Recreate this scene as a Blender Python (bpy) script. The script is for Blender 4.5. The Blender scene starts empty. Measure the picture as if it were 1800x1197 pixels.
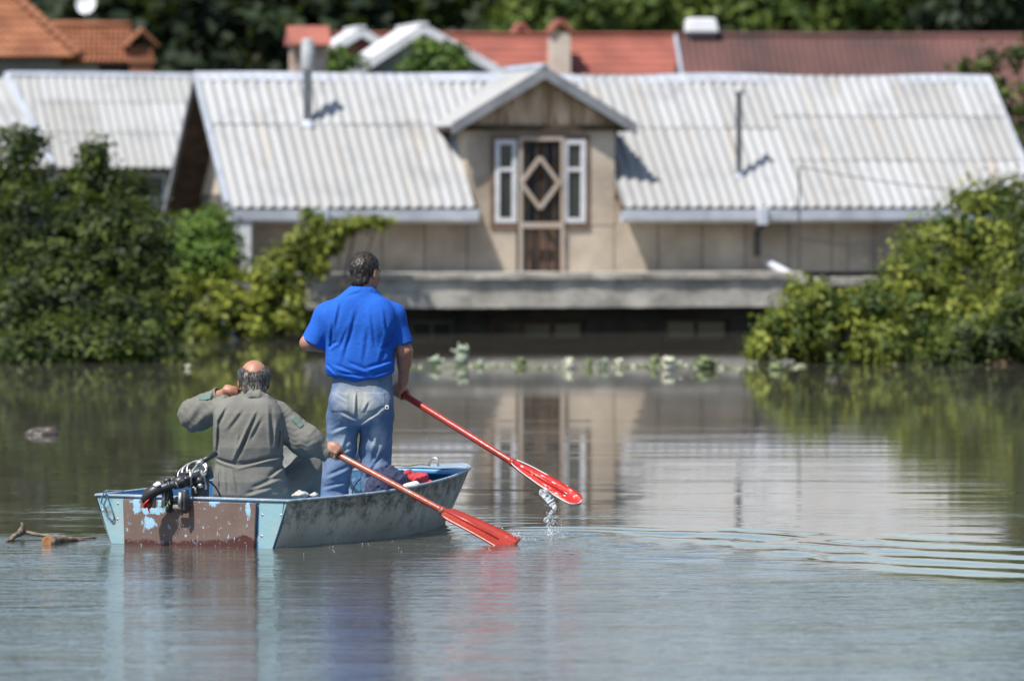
import bpy, math, random
import numpy as np
from mathutils import Vector, Matrix

# ------------------------------------------------------------------ camera, sky, sun
scene = bpy.context.scene
COL = scene.collection
F, H, CX, CY, YH = 10000.0, 2.16, 900.0, 598.5, 341.0      # focal length in photo pixels, eye height, centre, horizon
PITCH = math.atan((CY - YH) / F)
cam = bpy.data.cameras.new('camera')
cam.sensor_width = 36.0
cam.lens = 36.0 * F / 1800.0
cam.clip_start, cam.clip_end = 0.5, 6000
cam.dof.use_dof = True
cam.dof.focus_distance = 36.2
cam.dof.aperture_fstop = 2.9
camo = bpy.data.objects.new('camera', cam)
COL.objects.link(camo)
camo.location = (0, 0, H)
camo.rotation_euler = (math.pi / 2 - PITCH, 0, 0)
scene.camera = camo

SUNV = Vector((-0.50, -0.49, 1.13)).normalized()
world = bpy.data.worlds.new('World')
scene.world = world
world.use_nodes = True
wn = world.node_tree.nodes
sky = wn.new('ShaderNodeTexSky')
sky.sky_type = 'NISHITA'
sky.sun_disc = False
sky.sun_elevation = math.asin(SUNV.z)
sky.sun_rotation = math.atan2(SUNV.x, SUNV.y)
sky.air_density = 1.0
sky.dust_density = 0.7
sky.ozone_density = 1.2
bg = wn['Background']
bg.inputs['Strength'].default_value = 0.105
world.node_tree.links.new(sky.outputs[0], bg.inputs[0])
sun = bpy.data.lights.new('sun', 'SUN')
sun.energy = 5.0
sun.angle = math.radians(0.53)
sun.color = (1.0, 0.955, 0.88)
suno = bpy.data.objects.new('sun', sun)
COL.objects.link(suno)
suno.location = (-20, -10, 60)
suno.rotation_euler = SUNV.to_track_quat('Z', 'Y').to_euler()
vs = scene.view_settings
vs.view_transform = 'Standard'
vs.look = 'None'
vs.exposure = 0.6
vs.gamma = 1.0
vs.use_curve_mapping = False

# ------------------------------------------------------------------ helpers: pixels, frames, objects
SP, CP = math.sin(PITCH), math.cos(PITCH)


def ray(px, py):
    u, v = (px - CX) / F, (CY - py) / F
    return Vector((u, CP + v * SP, -SP + v * CP))


def at(px, py, D):
    r = ray(px, py)
    k = D / r.y
    return Vector((r.x * k, D, H + r.z * k))


def tag(o, label=None, cat=None, group=None, kind=None):
    if label: o['label'] = label
    if cat: o['category'] = cat
    if group: o['group'] = group
    if kind: o['kind'] = kind
    return o


def empty(name, loc, rz=0.0, label=None, cat=None, group=None):
    o = bpy.data.objects.new(name, None)
    o.empty_display_size = 0.2
    COL.objects.link(o)
    o.location = loc
    o.rotation_euler = (0, 0, rz)
    return tag(o, label, cat, group)


def spline(pts, n):
    """Catmull-Rom through rows of numbers"""
    P = np.array(pts, float)
    P = np.vstack([2 * P[0] - P[1], P, 2 * P[-1] - P[-2]])
    out = []
    m = len(P) - 3
    for i in range(n + 1):
        u = min(i / n * m, m - 1e-9)
        k = int(u)
        t = u - k
        a, b, c, d = P[k], P[k + 1], P[k + 2], P[k + 3]
        out.append(0.5 * ((2 * b) + (-a + c) * t + (2 * a - 5 * b + 4 * c - d) * t * t + (-a + 3 * b - 3 * c + d) * t ** 3))
    return np.array(out)


class Frame:
    """a turned local frame on the ground: x along the front, y into the depth"""
    def __init__(s, px, D, deg):
        s.phi = math.radians(deg)
        s.O = Vector(((px - CX) / F * D, D))
        s.ex = Vector((math.cos(s.phi), math.sin(s.phi)))
        s.ey = Vector((-math.sin(s.phi), math.cos(s.phi)))

    def hit(s, px, py, hy):
        r = ray(px, py)
        rxy = Vector((r.x, r.y))
        k = (hy + s.O.dot(s.ey)) / rxy.dot(s.ey)
        p = rxy * k - s.O
        return Vector((p.dot(s.ex), hy, H + r.z * k))

    def X(s, px, hy):
        return s.hit(px, 425, hy).x

    def Z(s, px, py, hy):
        return s.hit(px, py, hy).z

    def root(s, name, label, cat, group=None):
        return empty(name, (s.O.x, s.O.y, 0), s.phi, label, cat, group)


def link_mesh(name, me, m=None, parent=None, smooth=False):
    if m is not None:
        me.materials.append(m)
    if smooth:
        me.polygons.foreach_set('use_smooth', [True] * len(me.polygons))
    o = bpy.data.objects.new(name, me)
    COL.objects.link(o)
    if parent is not None:
        o.parent = parent
    return o


def again(o, parent=None, loc=None, rot=None):
    c = o.copy()
    COL.objects.link(c)
    if parent is not None: c.parent = parent
    if loc is not None: c.location = loc
    if rot is not None: c.rotation_euler = rot
    return c


class MB:
    """collects simple shapes, then builds one mesh object"""
    def __init__(s):
        s.v, s.f = [], []

    def add(s, vs, fs):
        n = len(s.v)
        s.v += [tuple(v) for v in vs]
        s.f += [tuple(i + n for i in f) for f in fs]
        return s

    def box(s, x0, x1, y0, y1, z0, z1):
        return s.add([(x0, y0, z0), (x1, y0, z0), (x1, y1, z0), (x0, y1, z0), (x0, y0, z1), (x1, y0, z1), (x1, y1, z1), (x0, y1, z1)],
                     [(0, 3, 2, 1), (4, 5, 6, 7), (0, 1, 5, 4), (1, 2, 6, 5), (2, 3, 7, 6), (3, 0, 4, 7)])

    def prism_xz(s, pts, y0, y1):
        """outline in x,z (counter-clockwise from the front), pushed from y0 to y1"""
        n = len(pts)
        return s.add([(x, y0, z) for x, z in pts] + [(x, y1, z) for x, z in pts],
                     [tuple(range(n)), tuple(range(2 * n - 1, n - 1, -1))] + [((i + 1) % n, i, n + i, n + (i + 1) % n) for i in range(n)])

    def prism_yz(s, pts, x0, x1):
        n = len(pts)
        return s.add([(x0, y, z) for y, z in pts] + [(x1, y, z) for y, z in pts],
                     [tuple(range(n - 1, -1, -1)), tuple(range(n, 2 * n))] + [(i, (i + 1) % n, n + (i + 1) % n, n + i) for i in range(n)])

    def tube(s, pts, rad, n=8, cap=True):
        pts = [Vector(p) for p in pts]
        if not hasattr(rad, '__len__'): rad = [rad] * len(pts)
        rings = []
        up = Vector((0.13, 0.21, 0.97))
        for i, p in enumerate(pts):
            t = (pts[min(i + 1, len(pts) - 1)] - pts[max(i - 1, 0)]).normalized()
            a = t.cross(up)
            if a.length < 0.05: a = t.cross(Vector((1, 0, 0)))
            a.normalize()
            b = t.cross(a)
            rings.append([p + (a * math.cos(2 * math.pi * k / n) + b * math.sin(2 * math.pi * k / n)) * rad[i] for k in range(n)])
        vs = [v for r in rings for v in r]
        fs = []
        for i in range(len(pts) - 1):
            for k in range(n):
                k2 = (k + 1) % n
                fs.append((i * n + k, i * n + k2, (i + 1) * n + k2, (i + 1) * n + k))
        if cap:
            fs.append(tuple(range(n - 1, -1, -1)))
            fs.append(tuple((len(pts) - 1) * n + k for k in range(n)))
        return s.add(vs, fs)

    def bar(s, a, b, w, t):
        """a board from a to b, w wide across the view (x/z), t deep in y"""
        a, b = Vector(a), Vector(b)
        d = (b - a).normalized()
        n = d.cross(Vector((0, 1, 0)))
        n.normalize()
        q = d.cross(n)
        vs = []
        for p in (a, b):
            for i, j in ((-1, -1), (1, -1), (1, 1), (-1, 1)):
                vs.append(p + n * (w / 2 * i) + q * (t / 2 * j))
        return s.add(vs, [(0, 1, 2, 3), (7, 6, 5, 4), (0, 4, 5, 1), (1, 5, 6, 2), (2, 6, 7, 3), (3, 7, 4, 0)])

    def mesh(s, name):
        me = bpy.data.meshes.new(name)
        me.from_pydata(s.v, [], s.f)
        me.validate()
        me.update()
        return me

    def build(s, name, m, parent=None, smooth=False, bevel=0.0):
        o = link_mesh(name, s.mesh(name), m, parent, smooth)
        if bevel:
            b = o.modifiers.new('bevel', 'BEVEL')
            b.width = bevel
            b.segments = 2
            b.limit_method = 'ANGLE'
        return o


# ------------------------------------------------------------------ materials
def new_mat(name):
    m = bpy.data.materials.new(name)
    m.use_nodes = True
    nt = m.node_tree
    return m, nt, nt.nodes['Principled BSDF']


def N(nt, kind, **kw):
    n = nt.nodes.new(kind)
    for k, v in kw.items():
        if k in n.inputs.keys() if isinstance(k, str) else False:
            n.inputs[k].default_value = v
        else:
            setattr(n, k, v)
    return n


def coords(nt, stretch=(1, 1, 1), ref=None, space='Object'):
    if space == 'World':
        c = nt.nodes.new('ShaderNodeNewGeometry')
        out = c.outputs['Position']
    else:
        c = nt.nodes.new('ShaderNodeTexCoord')
        if ref is not None: c.object = ref
        out = c.outputs['Object']
    mp = nt.nodes.new('ShaderNodeMapping')
    mp.inputs['Scale'].default_value = stretch
    nt.links.new(out, mp.inputs['Vector'])
    return mp.outputs[0]


def noise(nt, vec, scale, detail=5, rough=0.55, dist=0.0):
    n = nt.nodes.new('ShaderNodeTexNoise')
    n.inputs['Scale'].default_value = scale
    n.inputs['Detail'].default_value = detail
    n.inputs['Roughness'].default_value = rough
    n.inputs['Distortion'].default_value = dist
    nt.links.new(vec, n.inputs['Vector'])
    return n.outputs['Fac']


def ramp(nt, fac, a, b, ca=(0, 0, 0, 1), cb=(1, 1, 1, 1)):
    r = nt.nodes.new('ShaderNodeValToRGB')
    r.color_ramp.elements[0].position = a
    r.color_ramp.elements[1].position = b
    r.color_ramp.elements[0].color = ca
    r.color_ramp.elements[1].color = cb
    nt.links.new(fac, r.inputs[0])
    return r.outputs[0]


def mixc(nt, fac, a, b, mode='MIX'):
    n = nt.nodes.new('ShaderNodeMix')
    n.data_type = 'RGBA'
    n.blend_type = mode
    if isinstance(fac, float): n.inputs[0].default_value = fac
    else: nt.links.new(fac, n.inputs[0])
    for s, v in ((6, a), (7, b)):
        if isinstance(v, (tuple, list)): n.inputs[s].default_value = tuple(v[:3]) + (1,)
        else: nt.links.new(v, n.inputs[s])
    return n.outputs[2]


def math_n(nt, op, a, b=None, clamp=False):
    n = nt.nodes.new('ShaderNodeMath')
    n.operation = op
    n.use_clamp = clamp
    for i, v in enumerate((a, b)):
        if v is None: continue
        if isinstance(v, (int, float)): n.inputs[i].default_value = v
        else: nt.links.new(v, n.inputs[i])
    return n.outputs[0]


def bump(nt, bsdf, height, dist=0.01, strength=1.0):
    b = nt.nodes.new('ShaderNodeBump')
    b.inputs['Strength'].default_value = strength
    b.inputs['Distance'].default_value = dist
    nt.links.new(height, b.inputs['Height'])
    nt.links.new(b.outputs[0], bsdf.inputs['Normal'])
    return b


def plain(name, col, rough=0.7, var=0.25, scale=6.0, col2=None, stretch=(1, 1, 1), bmp=0.0, bscale=40.0, metal=0.0, ref=None, space='Object', lo=0.35, hi=0.65, spec=0.5):
    m, nt, b = new_mat(name)
    v = coords(nt, stretch, ref, space)
    n1 = noise(nt, v, scale)
    c1 = tuple(c * (1 - var) for c in col)
    c2 = col2 if col2 else tuple(min(1, c * (1 + var)) for c in col)
    nt.links.new(ramp(nt, n1, lo, hi, tuple(c1) + (1,), tuple(c2) + (1,)), b.inputs['Base Color'])
    b.inputs['Roughness'].default_value = rough
    b.inputs['Metallic'].default_value = metal
    b.inputs['Specular IOR Level'].default_value = spec
    if bmp:
        bump(nt, b, noise(nt, v, bscale, 4), bmp)
    return m


M = {}
M['ground'] = plain('ground', (0.03, 0.036, 0.018), 0.95, 0.4, 0.2, space='World')
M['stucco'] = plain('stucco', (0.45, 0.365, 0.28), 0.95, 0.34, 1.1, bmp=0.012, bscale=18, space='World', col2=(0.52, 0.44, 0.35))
M['stucco_pale'] = plain('stucco_pale', (0.5, 0.5, 0.5), 0.95, 0.2, 1.2, space='World')
M['grey_wall'] = plain('grey_wall', (0.22, 0.22, 0.21), 0.95, 0.2, 1.0, space='World')
M['concrete'] = plain('concrete', (0.33, 0.305, 0.265), 0.95, 0.3, 2.2, col2=(0.44, 0.41, 0.36), bmp=0.012, bscale=14, space='World')
M['dark_wall'] = plain('dark_wall', (0.085, 0.078, 0.068), 0.85, 0.35, 1.8, col2=(0.13, 0.12, 0.105), space='World')  # one dark tone for the house core and ground floor
M['dark_room'] = plain('dark_room', (0.012, 0.013, 0.014), 0.6, 0.2, 3)  # near-black colour stands in for the darkness of unlit interiors
M['glass'] = plain('glass', (0.03, 0.035, 0.035), 0.12, 0.2, 1.0)
M['old_wood'] = plain('old_wood', (0.42, 0.23, 0.11), 0.85, 0.5, 7.0, col2=(0.66, 0.5, 0.34), stretch=(1, 1, 0.2), space='World')
M['dark_wood'] = plain('dark_wood', (0.07, 0.042, 0.026), 0.85, 0.4, 4.0, space='World')
M['soffit'] = plain('soffit', (0.065, 0.04, 0.027), 0.9, 0.35, 4.0, space='World')
M['brown_frame'] = plain('brown_frame', (0.14, 0.085, 0.055), 0.8, 0.3, 4.0, space='World')
M['white_paint'] = plain('white_paint', (0.58, 0.58, 0.6), 0.6, 0.12, 4.0, space='World')
M['metal_trim'] = plain('metal_trim', (0.34, 0.365, 0.42), 0.45, 0.15, 3.0, space='World', spec=0.6)
M['gutter'] = plain('gutter', (0.46, 0.48, 0.53), 0.5, 0.15, 3.0, space='World')
M['fascia_grey'] = plain('fascia_grey', (0.2, 0.205, 0.22), 0.7, 0.2, 4.0, space='World')
M['grey_pipe'] = plain('grey_pipe', (0.33, 0.34, 0.35), 0.5, 0.2, 5.0, space='World')
M['grille'] = plain('grille', (0.5, 0.47, 0.44), 0.6, 0.25, 7.0, col2=(0.42, 0.3, 0.2), space='World')
M['dark_iron'] = plain('dark_iron', (0.045, 0.042, 0.045), 0.6, 0.3, 7.0)
M['terracotta'] = plain('terracotta', (0.25, 0.088, 0.04), 0.85, 0.28, 1.4, col2=(0.31, 0.13, 0.065), space='World')
M['red_tile'] = plain('red_tile', (0.27, 0.085, 0.06), 0.8, 0.16, 1.2, space='World')
M['brick'] = plain('brick', (0.38, 0.24, 0.18), 0.9, 0.25, 3.0, col2=(0.5, 0.42, 0.36), space='World')
M['maroon'] = plain('maroon', (0.06, 0.03, 0.027), 0.75, 0.3, 0.5, col2=(0.115, 0.046, 0.04), stretch=(1, 1, 0.3), space='World')
M['cream'] = plain('cream', (0.5, 0.43, 0.36), 0.9, 0.15, 2.0, space='World')
M['bark'] = plain('bark', (0.08, 0.06, 0.045), 0.95, 0.35, 12.0, space='World')
M['black'] = plain('black', (0.022, 0.023, 0.026), 0.42, 0.25, 20)
M['gunmetal'] = plain('gunmetal', (0.06, 0.065, 0.075), 0.4, 0.4, 14, metal=0.5)
M['aluminium'] = plain('aluminium', (0.38, 0.38, 0.37), 0.45, 0.35, 18, metal=0.65)
M['white_plastic'] = plain('white_plastic', (0.62, 0.62, 0.6), 0.5, 0.12, 10)
M['rope'] = plain('rope', (0.25, 0.21, 0.16), 0.9, 0.3, 60)
M['blue_rope'] = plain('blue_rope', (0.06, 0.13, 0.2), 0.8, 0.3, 40)
M['navy_cloth'] = plain('navy_cloth', (0.022, 0.028, 0.065), 0.9, 0.3, 9, bmp=0.006, bscale=22)
M['red_cloth'] = plain('red_cloth', (0.38, 0.03, 0.035), 0.85, 0.25, 9, bmp=0.006, bscale=22)
M['white_cloth'] = plain('white_cloth', (0.62, 0.62, 0.6), 0.9, 0.12, 9, bmp=0.006, bscale=22)
M['driftwood'] = plain('driftwood', (0.1, 0.078, 0.06), 0.9, 0.4, 16, col2=(0.22, 0.175, 0.13), bmp=0.01, bscale=30)
M['sawn_end'] = plain('sawn_end', (0.28, 0.13, 0.05), 0.85, 0.4, 14)
M['wet_wood'] = plain('wet_wood', (0.05, 0.04, 0.033), 0.5, 0.4, 14)
M['sole'] = plain('sole', (0.03, 0.028, 0.026), 0.7, 0.2, 12)


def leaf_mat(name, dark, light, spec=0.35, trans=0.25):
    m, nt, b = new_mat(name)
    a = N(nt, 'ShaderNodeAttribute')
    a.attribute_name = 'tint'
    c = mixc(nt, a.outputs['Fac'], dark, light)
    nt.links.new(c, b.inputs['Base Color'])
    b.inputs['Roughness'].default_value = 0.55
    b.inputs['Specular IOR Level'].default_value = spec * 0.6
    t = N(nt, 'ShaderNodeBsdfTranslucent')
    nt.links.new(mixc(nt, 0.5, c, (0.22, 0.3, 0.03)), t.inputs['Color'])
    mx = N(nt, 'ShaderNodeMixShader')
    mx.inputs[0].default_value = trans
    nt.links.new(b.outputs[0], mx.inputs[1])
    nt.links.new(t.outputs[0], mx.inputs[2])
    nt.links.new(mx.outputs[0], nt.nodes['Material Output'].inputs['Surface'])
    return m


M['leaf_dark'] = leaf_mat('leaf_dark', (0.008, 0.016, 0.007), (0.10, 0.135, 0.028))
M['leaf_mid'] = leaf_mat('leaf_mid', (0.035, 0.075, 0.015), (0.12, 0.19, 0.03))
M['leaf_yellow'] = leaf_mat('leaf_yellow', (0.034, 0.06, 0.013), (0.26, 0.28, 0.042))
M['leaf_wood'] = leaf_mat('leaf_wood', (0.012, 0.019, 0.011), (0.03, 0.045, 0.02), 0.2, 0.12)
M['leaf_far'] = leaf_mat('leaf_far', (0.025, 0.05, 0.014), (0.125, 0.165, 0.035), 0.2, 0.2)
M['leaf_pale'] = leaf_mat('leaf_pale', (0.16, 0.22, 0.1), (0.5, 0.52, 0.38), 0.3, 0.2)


# asbestos roofing: sheets with streaks down the slope, each sheet a tone of its own
def sheet_mat(name, col, ref, warm=(0.56, 0.5, 0.42)):
    m, nt, b = new_mat(name)
    v = coords(nt, (5.65, 0.5, 0.5), ref)
    n1 = noise(nt, v, 1.0, 4)
    v2 = coords(nt, (1, 1, 1), ref)
    n2 = noise(nt, v2, 1.1, 6, 0.65)
    oi = N(nt, 'ShaderNodeObjectInfo')
    tone = mixc(nt, oi.outputs['Random'], tuple(c * 1.06 for c in col), tuple(c * f for c, f in zip(col, (0.86, 0.84, 0.80))))
    c = mixc(nt, ramp(nt, n1, 0.58, 0.74), tone, warm)
    c = mixc(nt, ramp(nt, n2, 0.5, 0.78), c, tuple(x * 0.66 for x in col))
    n3 = noise(nt, coords(nt, (3.0, 0.35, 0.35), ref), 2.0, 8, 0.7)
    c = mixc(nt, ramp(nt, n3, 0.6, 0.8), c, tuple(x * 0.5 for x in col))
    nt.links.new(c, b.inputs['Base Color'])
    b.inputs['Roughness'].default_value = 0.8
    b.inputs['Specular IOR Level'].default_value = 0.35
    return m


# ------------------------------------------------------------------ water and ground
rng = np.random.default_rng(7)


def sstep(a, b, x):
    t = np.clip((x - a) / (b - a), 0, 1)
    return t * t * (3 - 2 * t)


BOAT = Frame(337, 34.97, -30.0)


def water_height(X, Y):
    # open calm water far out, wake and ripples near the boat
    edge = 36.3 - 4.6 * sstep(0.35, 2.8, X) - 0.25 * np.sin(X * 2.1 + 0.4)
    near = 1 - sstep(edge - 1.1, edge + 0.15, Y)
    z = np.zeros_like(X)
    for i in range(70):
        lam = 0.28 * (2.6 / 0.28) ** rng.random()
        ang = rng.normal(0, 0.38)
        k = 2 * math.pi / lam
        slope = math.radians(0.14) * (0.7 + 0.6 * rng.random()) * (0.75 if lam < 0.5 else 1.0)
        z += near * slope / k / math.sqrt(2) * np.sin(k * (X * math.sin(ang) + Y * math.cos(ang)) + rng.random() * 6.283)
    for i in range(26):
        lam = 0.35 * (3.0 / 0.35) ** rng.random()
        ang = rng.normal(0, 0.22)
        k = 2 * math.pi / lam
        z += math.radians(0.032) / k * np.sin(k * (X * math.sin(ang) + Y * math.cos(ang)) + rng.random() * 6.283)
    # rings from the dipped oar and the dripping blade
    for (cx, cy, amp, lam, reach) in ((-0.05, 35.25, 0.0028, 0.34, 1.7), (0.26, 36.0, 0.0024, 0.28, 1.1)):
        r = np.hypot(X - cx, Y - cy)
        z += amp * np.sin(2 * math.pi * r / lam) * np.exp(-(r / reach) ** 2) * sstep(0.02, 0.25, r)
    # wider arcs spreading to the right on the near side
    r = np.hypot(X - 0.15, (Y - 35.1) * 1.15)
    z += 0.0034 * np.sin(2 * math.pi * (r + 0.10 * np.sin(3.1 * X)) / (0.42 + 0.05 * r)) * np.exp(-((r - 1.5) / 1.1) ** 2) * sstep(36.9, 35.9, Y) * sstep(0.1, 0.7, X)
    # long wake running off to the right
    d = (Y - 34.8) + 0.75 * (X - 0.6)
    z += 0.003 * np.sin(2 * math.pi * d / 0.85 + 0.5 * np.sin(X * 3)) * np.exp(-(d / 2.2) ** 2) * sstep(0.2, 1.4, X)
    return z * (1 - 0.6 * sstep(44, 60, Y))


def axis(pieces):
    out = []
    for a, b, st in pieces:
        n = max(1, int(round((b - a) / st)))
        out += list(np.linspace(a, b, n, endpoint=False))
    out.append(pieces[-1][1])
    return np.array(out)


def grid_object(name, xs, ys, zf, m):
    X, Y = np.meshgrid(xs, ys)
    Z = zf(X, Y)
    nx, ny = len(xs), len(ys)
    co = np.stack([X, Y, Z], -1).reshape(-1, 3).astype(np.float32)
    idx = np.arange(nx * ny).reshape(ny, nx)
    q = np.stack([idx[:-1, :-1], idx[:-1, 1:], idx[1:, 1:], idx[1:, :-1]], -1).reshape(-1, 4)
    me = quads_mesh(name, co, q)
    return link_mesh(name, me, m, None, True)


def quads_mesh(name, co, q):
    me = bpy.data.meshes.new(name)
    k = q.shape[1]
    me.vertices.add(len(co))
    me.vertices.foreach_set('co', np.ascontiguousarray(co, dtype=np.float32).ravel())
    me.loops.add(q.size)
    me.loops.foreach_set('vertex_index', np.ascontiguousarray(q, dtype=np.int32).ravel())
    me.polygons.add(len(q))
    me.polygons.foreach_set('loop_start', np.arange(0, q.size, k, dtype=np.int32))
    me.polygons.foreach_set('loop_total', np.full(len(q), k, dtype=np.int32))
    me.update(calc_edges=True)
    me.validate()
    return me


def water_mat():
    m, nt, b = new_mat('water')
    v = coords(nt, (1, 1, 1), space='World')
    n1 = noise(nt, v, 0.35, 3)
    nt.links.new(ramp(nt, n1, 0.3, 0.7, (0.045, 0.042, 0.033, 1), (0.07, 0.066, 0.053, 1)), b.inputs['Base Color'])
    b.inputs['Roughness'].default_value = 0.035
    b.inputs['IOR'].default_value = 1.333
    b.inputs['Specular IOR Level'].default_value = 0.5
    # small cat's-paws: crests lie across the view, gathered in drifting bands
    v1 = coords(nt, (0.35, 1, 1), space='World')
    f1 = noise(nt, v1, 7.0, 3, 0.5)
    v2 = coords(nt, (0.05, 0.45, 1), space='World')
    band = ramp(nt, noise(nt, v2, 0.9, 2), 0.42, 0.62)
    sep = N(nt, 'ShaderNodeSeparateXYZ')
    nt.links.new(coords(nt, (1, 1, 1), space='World'), sep.inputs[0])
    def mrange(v, a, b_, c, d):
        mr = N(nt, 'ShaderNodeMapRange')
        mr.interpolation_type = 'SMOOTHSTEP'
        for k_, x_ in (('From Min', a), ('From Max', b_), ('To Min', c), ('To Max', d)):
            mr.inputs[k_].default_value = x_
        nt.links.new(v, mr.inputs['Value'])
        return mr.outputs[0]
    # the stirred water round the boat ends along a curved front
    front = mrange(sep.outputs[0], 0.35, 2.8, 0.0, 4.6)
    wob = math_n(nt, 'MULTIPLY', noise(nt, coords(nt, (1, 0.4, 1), space='World'), 1.3, 3), 1.4)
    rel = math_n(nt, 'ADD', math_n(nt, 'ADD', sep.outputs[1], front), wob)
    near = mrange(rel, 36.2, 37.4, 1.0, 0.0)
    far = mrange(sep.outputs[1], 37, 60, 0.22, 0.03)
    calm = math_n(nt, 'MULTIPLY', math_n(nt, 'ADD', math_n(nt, 'MULTIPLY', band, 0.8), 0.2), far)
    f2 = noise(nt, coords(nt, (0.5, 1, 1), space='World'), 17.0, 3, 0.55)
    f3 = noise(nt, coords(nt, (0.3, 0.8, 1), space='World'), 2.6, 3, 0.5)
    chop = math_n(nt, 'ADD', math_n(nt, 'ADD', math_n(nt, 'MULTIPLY', f1, 0.8), math_n(nt, 'MULTIPLY', f2, 0.42)), math_n(nt, 'MULTIPLY', f3, 0.9))
    hgt = math_n(nt, 'ADD', math_n(nt, 'MULTIPLY', chop, near), math_n(nt, 'MULTIPLY', f1, calm))
    bump(nt, b, hgt, 0.0105)
    return m


def ground_height(X, Y):
    z = -1.2 + 3.2 * sstep(96, 122, Y) + 1.0 * sstep(130, 190, Y) + 8.5 * sstep(210, 250, Y)
    return z + 0.05 * np.sin(X * 0.7) * np.cos(Y * 0.5)


g = grid_object('ground', axis([(-2500, -120, 400), (-120, 120, 4), (120, 2500, 400)]), axis([(-600, -20, 100), (-20, 80, 8), (80, 300, 4), (300, 4000, 400)]), ground_height, M['ground'])
tag(g, 'low wet ground under the flood rising to a wooded bank', None, kind='structure')
wat = grid_object('water', axis([(-700, -60, 80), (-60, -8, 2), (-8, 8, 0.055), (8, 60, 2), (60, 700, 80)]),
                  axis([(-300, -20, 40), (-20, 19, 1.0), (19, 42, 0.05), (42, 62, 0.12), (62, 130, 1.0)]), water_height, water_mat())
tag(wat, 'murky grey flood water', None, kind='structure')


# ------------------------------------------------------------------ roofing
def wave_sheet(nw, pitch, length, amp=0.025, seg=8, thick=0.007):
    """a corrugated sheet: x across the waves, y up the slope, z out of the slope"""
    n = nw * seg
    vs, fs = [], []
    for j, y in enumerate((0.0, length)):
        for i in range(n + 1):
            x = i * pitch / seg
            z = amp * math.cos(2 * math.pi * i / seg)
            vs.append((x, y, z))
    for j, y in enumerate((0.0, length)):
        for i in range(n + 1):
            x = i * pitch / seg
            z = amp * math.cos(2 * math.pi * i / seg) - thick
            vs.append((x, y, z))
    w = n + 1
    for i in range(n):
        fs.append((i, i + 1, w + i + 1, w + i))
        fs.append((2 * w + i + 1, 2 * w + i, 3 * w + i, 3 * w + i + 1))
    e0 = len(vs)
    vs += vs[:w] + vs[2 * w:3 * w]
    for i in range(n):
        fs.append((e0 + i + 1, e0 + i, e0 + w + i, e0 + w + i + 1))
    return MB().add(vs, fs).mesh('roof_sheet')


_sheets = {}


def put_sheet(parent, m, x, z0, y0, slope, nw, pitch, start, length, lift=0.0, jitter=0.0, R=random.Random(3)):
    key = (nw, round(pitch, 4), round(length, 3), m.name)
    if key not in _sheets:
        me = wave_sheet(nw, pitch, length)
        me.materials.append(m)
        me.polygons.foreach_set('use_smooth', [True] * len(me.polygons))
        _sheets[key] = me
    o = bpy.data.objects.new('roof_sheet', _sheets[key])
    COL.objects.link(o)
    o.parent = parent
    ca, sa = math.cos(slope), math.sin(slope)
    o.location = (x, y0 + start * ca - lift * sa, z0 + start * sa + lift * ca)
    o.rotation_euler = (slope + jitter * R.uniform(-1, 1), 0, jitter * R.uniform(-1, 1))
    return o


def tile_slope(name, m, parent, corners, ncol, nrow, step=0.05, roll=0.035, seg=4):
    """a roof face of rows of rolled tiles between four corners (bl, br, tr, tl); each row overlaps the one below"""
    bl, br, tr, tl = [Vector(c) for c in corners]
    nrm = (br - bl).cross(tl - bl).normalized()
    vs, fs = [], []
    n = ncol * seg
    for r in range(nrow):
        for e, lift in ((r, step), (r + 1.08, 0.0)):
            t = min(1.0, e / nrow)
            a, b = bl.lerp(tl, t), br.lerp(tr, t)
            for i in range(n + 1):
                p = a.lerp(b, i / n) + nrm * (lift + roll * math.cos(2 * math.pi * i / seg))
                vs.append(p)
        o = r * 2 * (n + 1)
        for i in range(n):
            fs.append((o + i, o + i + 1, o + n + 2 + i, o + n + 1 + i))
        if r:
            pass
    # closed lower edge of every row
    for r in range(nrow):
        o = r * 2 * (n + 1)
        base = len(vs)
        for i in range(n + 1):
            vs.append(Vector(vs[o + i]) - nrm * (step + 0.02))
        for i in range(n):
            fs.append((o + i + 1, o + i, base + i, base + i + 1))
    o = MB().add(vs, fs).build(name, m, parent)
    o['kind'] = 'stuff'
    return o


# ------------------------------------------------------------------ the flooded house
HA = Frame(400, 88.0, 13.7)
house = HA.root('flooded_house', 'flooded house with white corrugated roof, central dormer and concrete balcony', 'house')
RUN, LEN = 2.65, 13.25
Z_E, Z_R = HA.Z(400, 362, 0), HA.Z(345, 133, RUN)
DZ = Z_E - 2.42
SLOPE = math.atan((Z_R - Z_E) / RUN)
SL = math.hypot(RUN, Z_R - Z_E)
WY = 0.45                                                  # front wall plane
CXD = HA.X(951, WY)                                        # dormer axis
DHW = 1.2
M['sheet'] = sheet_mat('roof_sheet', (0.322, 0.327, 0.335), house, (0.31, 0.275, 0.23))


def zroof(y):
    return Z_E + (y if y < RUN else 2 * RUN - y) * (Z_R - Z_E) / RUN


# body of the house
b = MB()
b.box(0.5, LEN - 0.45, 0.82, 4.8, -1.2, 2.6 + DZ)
b.build('wall', M['dark_wall'], house)
for x0, x1 in ((0.5, 0.72), (LEN - 0.67, LEN - 0.45)):
    g = MB().prism_yz([(WY, 2.6 + DZ), (4.85, 2.6 + DZ), (4.85, zroof(4.85) - 0.16), (RUN, Z_R - 0.18), (WY, zroof(WY) - 0.16)], x0, x1)
    g.box(x0, x1, 4.8, 4.85, -1.2, 2.6 + DZ)
    g.box(x0, x1, 0.80, 0.82, 1.3 + DZ, 2.6 + DZ)
    g.build('gable_wall', M['stucco'], house)
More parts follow.
